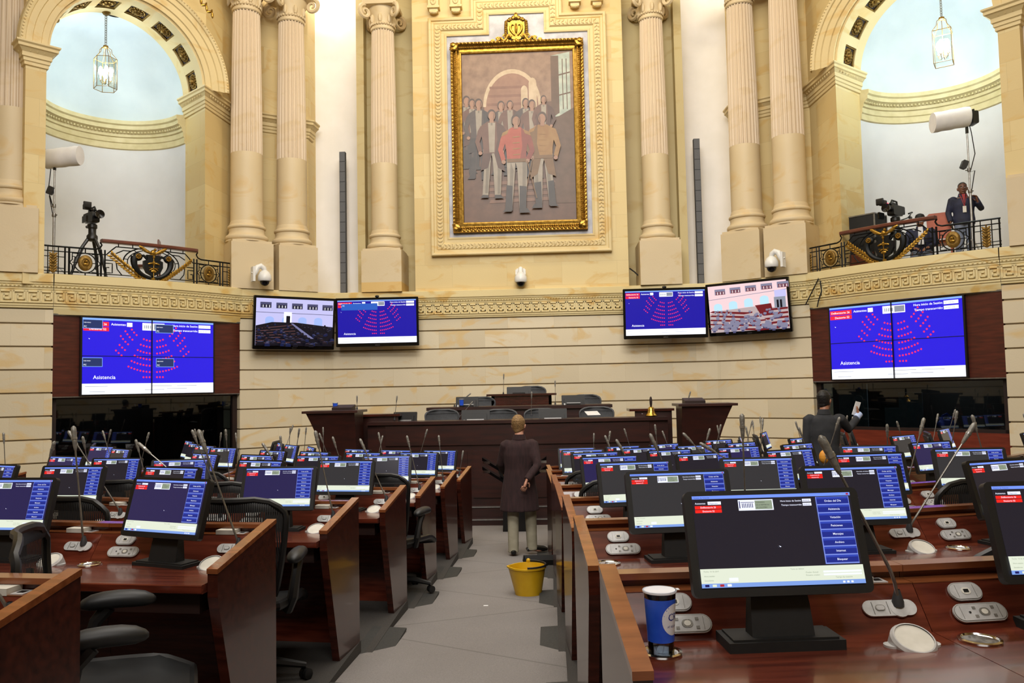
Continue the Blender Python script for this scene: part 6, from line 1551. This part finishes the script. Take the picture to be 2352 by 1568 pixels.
def tech_extra(o, old, g):
    N = g('neck'); mb = MB(); mb.tube([N + V3(-.06, .06, .0), N + V3(-.035, .12, -.1), N + V3(0, .155, -.24)], .007, 5); mb.tube([N + V3(.06, .06, .0), N + V3(.035, .12, -.1), N + V3(0, .155, -.24)], .007, 5); mb.build('lanyard', 'shirt_red', o)
    mb = MB(); mb.box((-.03, .15, N.z - .36), (.03, .156, N.z - .24)); mb.build('badge', 'white_box', o, 0)
    mb = MB(); mb.loft([[(-.03, .1, N.z - .0), (.03, .1, N.z - .0), (.0, .165, N.z - .2), (.0, .165, N.z - .2)], [(-.03, .09, N.z), (.03, .09, N.z), (0, .14, N.z - .2), (0, .14, N.z - .2)]]); mb.build('shirt', 'shirt_red', o, 0)
bp = bal(1, 2214, 500, .82); th_ = bal(1, 2214, 420, .82).z - ZB; sc_ = th_ / 1.72
def scaleJ(J, k): return {a: (tuple(x * k for x in v) if isinstance(v, tuple) and isinstance(v[0], (int, float)) else v) for a, v in J.items()}
person('person in navy jacket with lanyard on the right balcony holding a light stand', (bp.x, bp.y, ZB), PI - R_(20), 'skin_dark', 'hair_black',
       scaleJ(dict(head=(0, .02, 1.60), neck=(0, -.01, 1.465), chest=(0, 0, 1.24), pelvis=(0, 0, .92), shL=(-.21, -.01, 1.385), shR=(.21, -.01, 1.385), elL=(-.34, .0, 1.13), elR=(.29, -.03, 1.1), wrL=(-.25, .17, 1.26), wrR=(.27, .1, .88),
            hipL=(-.09, 0, .9), hipR=(.09, 0, .9), knL=(-.1, .02, .5), knR=(.1, .02, .5), anL=(-.11, -.02, .09), anR=(.12, .0, .09), toeL=(-.15, .17, .035), toeR=(.17, .17, .035),
            hdL=((.25, .25, 1), (.7, .5, 0), -1), hdR=((0, .4, -1), (-1, 0, 0), -1)), sc_), 'navy', 'jeans', hair_short, extra=tech_extra, hands=(.9, .5))
def crew_extra(o, old, g):
    mb = MB(); mb.T = old; mb.loft([ringE((0, -.01, z), rx, ry) for z, rx, ry in ((.035, .085, .105), (.07, .086, .106), (.105, .07, .09), (.125, .03, .04))]); mb.loft([[(-.065, .08, .04), (.065, .08, .04), (.065, .08, .05), (-.065, .08, .05)], [(-.05, .15, .028), (.05, .15, .028), (.05, .15, .035), (-.05, .15, .035)]]); mb.T = None; mb.build('cap', 'black_matte', o, 50)
    N = g('neck'); mb = MB(); mb.loft([[(-.04, .1, N.z), (.04, .1, N.z), (.05, .155, N.z - .35), (-.05, .155, N.z - .35)], [(-.04, .08, N.z), (.04, .08, N.z), (.05, .13, N.z - .35), (-.05, .13, N.z - .35)]]); mb.build('shirt', 'shirt_white', o, 0)
bq = bal(1, 2113, 505, .62); hz = bal(1, 2113, 492, .62).z - ZB; d0 = hz - 1.30
person('person in dark cap and navy jacket sitting behind the right balcony railing', (bq.x, bq.y, ZB), PI - R_(24), 'skin_mid', 'hair_black',
       dict(head=(0, .04, 1.18 + d0), neck=(0, .0, 1.04 + d0), chest=(0, -.02, .82 + d0), pelvis=(0, -.06, .5 + d0), shL=(-.19, -.02, .97 + d0), shR=(.19, -.02, .97 + d0), elL=(-.26, .06, .7 + d0), elR=(.26, .06, .7 + d0), wrL=(-.12, .22, .62 + d0), wrR=(.12, .22, .62 + d0),
            hipL=(-.09, 0, .47 + d0), hipR=(.09, 0, .47 + d0), knL=(-.13, .33, .48 + d0), knR=(.13, .33, .48 + d0), anL=(-.14, .27, .09), anR=(.14, .27, .09), toeL=(-.16, .45, .035), toeR=(.16, .45, .035),
            hdL=((.6, .6, -.3), (0, 0, -1), 1), hdR=((-.6, .6, -.3), (0, 0, -1), -1)), 'navy', 'jeans', hair_short, extra=crew_extra)
t = thing('stool', 'black stool under the seated person on the right balcony', 'stool', (bq.x, bq.y, ZB))
mb = MB(); mb.lathe([(0, .36 + d0), (.17, .36 + d0), (.18, .38 + d0), (.17, .4 + d0), (0, .4 + d0)], 20); mb.build('seat', 'black_matte', t)
for k in range(4):
    a = PI / 4 + k * PI / 2; mb = MB(); mb.tube([(.1 * math.cos(a), .1 * math.sin(a), .37 + d0), (.18 * math.cos(a), .18 * math.sin(a), 0)], .014, 6); mb.build('leg', 'black_matte', t)

# ================================================================ things on the floor
bz = atz(1214, 1368, zf(8.0)); bz = Vector((bz.x, bz.y, zf(bz.y)))
t = thing('bucket', 'yellow plastic bucket with spout and black handle standing in the aisle', 'bucket', bz)
hB = (1368 - 1303) * bz.y / 1860 * .97; rB = .5 * 80 * bz.y / 1860
mb = MB(); pr = [(0, .004), (rB * .72, .004), (rB * .74, 0.0), (rB * .98, hB - .02), (rB * 1.04, hB - .015), (rB * 1.04, hB), (rB * .96, hB), (rB * .7, .02), (0, .02)]
mb.lathe(pr, 36)
def spout(x, y, z):
    a = math.atan2(y, x); k = max(0, math.cos(a - PI)) ** 30 * max(0, (z / hB - .6)) * .42
    return (x * (1 + k), y * (1 + k), z + max(0, k - .1) * .03)
mb.map(spout); mb.build('body', 'bucket', t, 40)
mb = MB(); mb.tube([(rB * .3 * 0 + rB * 1.02 * math.cos(R_(a)) * (1 if True else 0), rB * 1.05 * math.sin(R_(a)) * .98, hB + .012 + .03 * math.sin(R_(a) + PI / 2) * 0) for a in range(-90, 91, 15)], .009, 7); mb.build('handle', 'black', t)
for s_ in (1,): mb = MB(); mb.ell((0, s_ * rB * 1.03, hB + .01), (.022, .015, .025), 8, 6); mb.build('handle_lug', 'bucket', t)
dz = atz(1240, 1300, zf(9.0)); t = thing('dustpan', 'black plastic dustpan tray lying on the floor behind the yellow bucket', 'dustpan', (dz.x, dz.y + .05, zf(dz.y) - .0))
mb = MB(); mb.loft([rgl for rgl in ([(-.16, -.12, .003), (.16, -.12, .003), (.16, .12, .003), (-.16, .12, .003)], [(-.19, -.14, .1), (.19, -.14, .1), (.19, .14, .1), (-.19, .14, .1)], [(-.18, -.13, .1), (.18, -.13, .1), (.18, .13, .1), (-.18, .13, .1)], [(-.15, -.11, .02), (.15, -.11, .02), (.15, .11, .02), (-.15, .11, .02)])]); mb.build('tray', 'black', t, 20)
mb = MB(); mb.tube([(.17, .1, .08), (.24, .16, .09), (.34, .2, .1)], .012, 7); mb.build('handle', 'black', t)
for px, py, n in ((1116, 1394, 'nearer'),):
    q = atz(px, py, zf(7.4)); mb = MB(); mb.box((q.x - .02, q.y - .012, zf(q.y)), (q.x + .02, q.y + .012, zf(q.y) + .003)); tag(mb.build('paper_scrap', 'paper', None, 0), 'tiny white paper scrap on the carpet left of the yellow bucket', 'paper scrap')
# speaker's lectern in front of the dais
def reading_lectern():
    c = at(1182, 1060, 12.75); z0 = 0.0; t = thing('reading_lectern', 'glossy black winged lectern before the dais, behind the person in the coat', 'lectern', (c.x, 12.75, z0))
    mb = MB(); mb.loft([[(-.2, -.1, 0), (.2, -.1, 0), (.2, .2, 0), (-.2, .2, 0)], [(-.18, -.06, .75), (.18, -.06, .75), (.18, .14, .75), (-.18, .14, .75)], [(-.26, -.1, 1.0), (.26, -.1, 1.0), (.26, .16, 1.0), (-.26, .16, 1.0)]]); mb.build('column', 'black_gloss', t, 0)
    for sd in (-1, 1):
        for k in range(2):
            mb = MB(); z = 1.0 + .14 * k - .05; mb.loft([[(sd * .1, -.14, z - .2), (sd * .1, .12, z - .2), (sd * .1, .12, z - .16), (sd * .1, -.14, z - .16)], [(sd * .5, -.12, z + .05), (sd * .5, .06, z + .05), (sd * .5, .06, z + .1), (sd * .5, -.12, z + .1)]]); mb.build('wing', 'black_gloss', t, 0)
            mb = MB(); mb.box((sd * .44 - .05, -.135, z - .0), (sd * .44 + .06, -.12, z + .04)); mb.build('wing_clip', 'chrome', t, 0)
    mb = MB(); mb.prism([(-.3, 1.0), (.3, 1.0), (.22, 1.32), (-.22, 1.32)], 'xz', .0, .05); mb.build('back_plate', 'black_gloss', t, 0)
reading_lectern()

# ================================================================ things on the dais
def dais_monitor(px0, px1, py0, Y, zdesk, yaw, label):
    a, b = at(px0, py0 + 12, Y), at(px1, py0 + 12, Y); zt = at((px0 + px1) / 2, py0, Y).z; w = b.x - a.x; h = max(.26, min(.33, w * .6))
    t = thing('monitor', label, 'monitor', ((a.x + b.x) / 2, Y, zdesk), yaw, 'monitors on the dais seen from behind')
    zc = zt - zdesk - h / 2
    mb = MB(); mb.rbox((0, 0, zc), (w, .03, h), .015); mb.rbox((0, -.03, zc - .02), (w * .8, .04, h * .7), .02); mb.map(lambda x, y, z: (x, y + (z - zc) * .2, z)); mb.build('housing', 'monitor_back', t, 30)
    mb = MB(); mb.box((-w * .3, -.053, zc - .02), (w * .3, -.05, zc - .01)); mb.box((-w * .42, -.056, zc - .09), (-w * .36, -.05, zc - .02)); mb.map(lambda x, y, z: (x, y + (z - zc) * .2, z)); mb.build('back_label', 'silver', t, 0)
    mb = MB(); zb = min(0, zc - h / 2 - .02); mb.box((-.05, -.02, min(0, zb)), (.05, .03, zc)); mb.rbox((0, -.0, .012), (.26, .2, .024), .01); mb.build('stand', 'black', t, 0)
dais_monitor(903, 958, 946, 14.5, 1.5, -.12, 'black monitor seen from behind at the left end of the front dais desk')
dais_monitor(1060, 1125, 941, 14.3, 1.5, 0, 'black monitor seen from behind, front dais desk left of the person')
dais_monitor(1237, 1302, 938, 14.3, 1.5, 0, 'black monitor seen from behind, front dais desk right of the person')
dais_monitor(1047, 1099, 911, 15.6, 1.92, -.05, 'black monitor seen from behind on the second dais tier, beside a blue cup')
dais_monitor(1290, 1343, 907, 15.6, 1.92, .08, 'black monitor seen from behind on the second dais tier, at right')
dais_monitor(1164, 1220, 888, 16.95, 2.14, 0, 'black monitor seen from behind on the topmost desk of the dais')
for px, pt, Y, zf_, rz, lb in ((1021, 940, 14.78, .5, .3, 'grey office chair at the left of the front dais row'), (1142, 940, 14.78, .5, -.15, 'grey office chair beside the front dais monitor left of the person'), (1246, 938, 14.78, .5, .1, 'grey office chair half hidden by the front dais monitor right of the person'),
                               (1372, 934, 14.78, .5, 0, 'grey office chair at the right of the front dais row'), (1106, 911, 16.35, .78, .2, 'grey office chair behind the second dais tier, left'), (1338, 906, 16.35, .78, -.25, 'grey office chair behind the second dais tier, right'), (1220, 886, 17.65, .9, 0, 'grey presidential chair behind the topmost desk')):
    c = at(px, pt, Y); place_chair(c.x, Y, c.z - 1.04 * 1.1, PI + rz, lb, True)
def dmic(px, py, Y, zb, bx, label, L=None):
    h = at(px, py, Y); b = at(bx, py + 30, Y); p = Vector((b.x, Y, zb)); d = h - p; make_mic(p, d, label, d.length, .05)
dmic(820, 919, 13.9, 1.95, 820, 'thin microphone on the left flared lectern'); dmic(911, 919, 14.3, 1.74, 906, 'thin black microphone behind the left end of the dais')
dmic(1079, 930, 14.35, 1.76, 1055, 'slanted white necked microphone on the front dais desk'); dmic(1074, 909, 15.8, 1.92, 1044, 'thin microphone left of the blue cup on the second dais tier'); dmic(1221, 910, 14.4, 1.76, 1220, 'upright microphone on the front dais desk above the walking person')
dmic(1157, 867, 16.9, 2.14, 1156, 'thin pale microphone on the topmost desk of the dais'); dmic(1275, 883, 16.2, 1.92, 1275, 'tall thin dark microphone right of the topmost desk'); dmic(1583, 909, 13.9, 1.95, 1579, 'thin pale microphone on the right flared lectern')
def cup(p, r, h, label, letters=False, rz=0):
    t = thing('water_cup', label, 'cup', p, rz)
    mb = MB(); mb.lathe([(0, .002), (r * .78, .002), (r * .8, 0), (r * .82, h * .05), (r * .82, h * .25), (r * .84, h * .28), (r, h * .96), (r * 1.06, h * .965), (r * 1.06, h), (r * .98, h)], 32); mb.build('cup_wall', 'cup_clear', t)
    mb = MB(); f = lambda z: r * .84 + (r * .16) * max(0, (z / h - .28) / .68)
    mb.lathe([(f(h * .2) * 1.004, h * .2), (f(h * .3) * 1.004, h * .3), (f(h * .88) * 1.004, h * .88)], 40); mb.build('printed_sleeve', 'cup_blue', t)
    mb = MB(); mb.lathe([(0, h * 1.0), (r * 1.07, h * 1.0), (r * 1.08, h * .985), (r * 1.07, h * .97)], 32); mb.box((r * 1.0, -.008, h * .992), (r * 1.25, .008, h * 1.0)); mb.build('foil_lid', 'cup_white', t)
    mb = MB(); mb.lathe([(0, .006), (r * .79, .006), (r * .93, h * .7), (0, h * .7)], 28); mb.build('water', 'cup_clear', t)
    if letters:
        def wrap(u, z, e): a = -PI / 2 + u / r; rr = f(z) * e; return (rr * math.cos(a), rr * math.sin(a), z)
        mb = MB(); n = 28; mb.loft([[wrap(.036 + h * .25 * q * math.cos(2 * PI * k / n), h * .56 + h * .25 * q * math.sin(2 * PI * k / n), 1.01) for k in range(n)] for q in (.02, .2, .4, .6, .8, 1)], False)
        mb.build('label_disc', 'cup_white', t)
        for tx, z, hh, u0 in (('CRISTAL', h * .55, h * .12, .012), ('AT AE SAL', h * .44, h * .035, .01)):
            V, F = text_geo(tx, hh, bold=.01); mb = MB(); ids = [mb.p(wrap(u0 + x, z + y, 1.016)) for x, y in V]
            for q in F: mb.face([ids[i] for i in q])
            mb.build('label_text', 'cup_letter', t, 0)
o, th, c, ux = seat_frame(1, 0, AISL[1][0] + .052); fy = Vector((-ux.y, ux.x, 0)); q = o + ux * .07 - fy * .30
cup((q.x, q.y, zpl(0) + HS + .003), .0445, .172, 'blue and clear sealed plastic water cup standing in the nearest desk cup holder', True, R_(8))
p = at(770, 932, 13.9); cup((p.x, 13.9, 1.95), .045, .12, 'small blue water cup on the left flared lectern'); p = at(1060, 925, 15.35); cup((p.x, 15.35, 1.92), .045, .15, 'blue and white water cup on the second dais tier')
bp = at(1496, 958, 14.2); t = thing('hand_bell', 'small brass hand bell with dark handle on the dais', 'bell', (bp.x, 14.2, 1.735))
mb = MB(); mb.lathe([(.11, 0), (.1, .015), (.075, .04), (.06, .09), (.05, .13), (.03, .15), (.0, .155)], 24); mb.build('bell', 'brass', t)
mb = MB(); mb.lathe([(.014, .15), (.022, .2), (.025, .27), (.014, .32), (.0, .33)], 12); mb.build('handle', 'wood_dark', t)
for px, py, Y, z, rz, lb in ((1483, 951, 14.4, 1.76, .5, 'white sheet of paper left of the brass bell'), (1510, 950, 14.4, 1.76, -.2, 'white sheet of paper right of the brass bell'), (1362, 959, 14.2, 1.76, .3, 'folded white paper on the dais before the right grey chair')):
    p = at(px, py, Y); mb = MB(); mb.loft([[(-.12, -.06, .0), (.12, -.06, .0), (.12, .1, .06), (-.12, .1, .06)], [(-.12, -.06, .006), (.12, -.06, .006), (.12, .1, .066), (-.12, .1, .066)]]); o_ = mb.build('paper_sheet', 'paper', None, 0, (p.x, Y, z)); o_.rotation_euler = (0, 0, rz); tag(o_, lb, 'paper')
p = Vector((3.77, 9.66, zpl(4) + HB + .05)); mb = MB(); mb.ell((0, 0, 0), (.06, .05, .08), 10, 7); mb.ell((.03, 0, .05), (.05, .045, .06), 9, 6); rem(mb.build('cloth_bundle', 'orange', None, 60, p), .008, 3); tag(bpy.data.objects[-1] if False else [o for o in COL.objects if o.name == 'cloth_bundle'][0], 'crumpled orange yellow cloth lying on a desk back before the dark suited person', 'cloth')
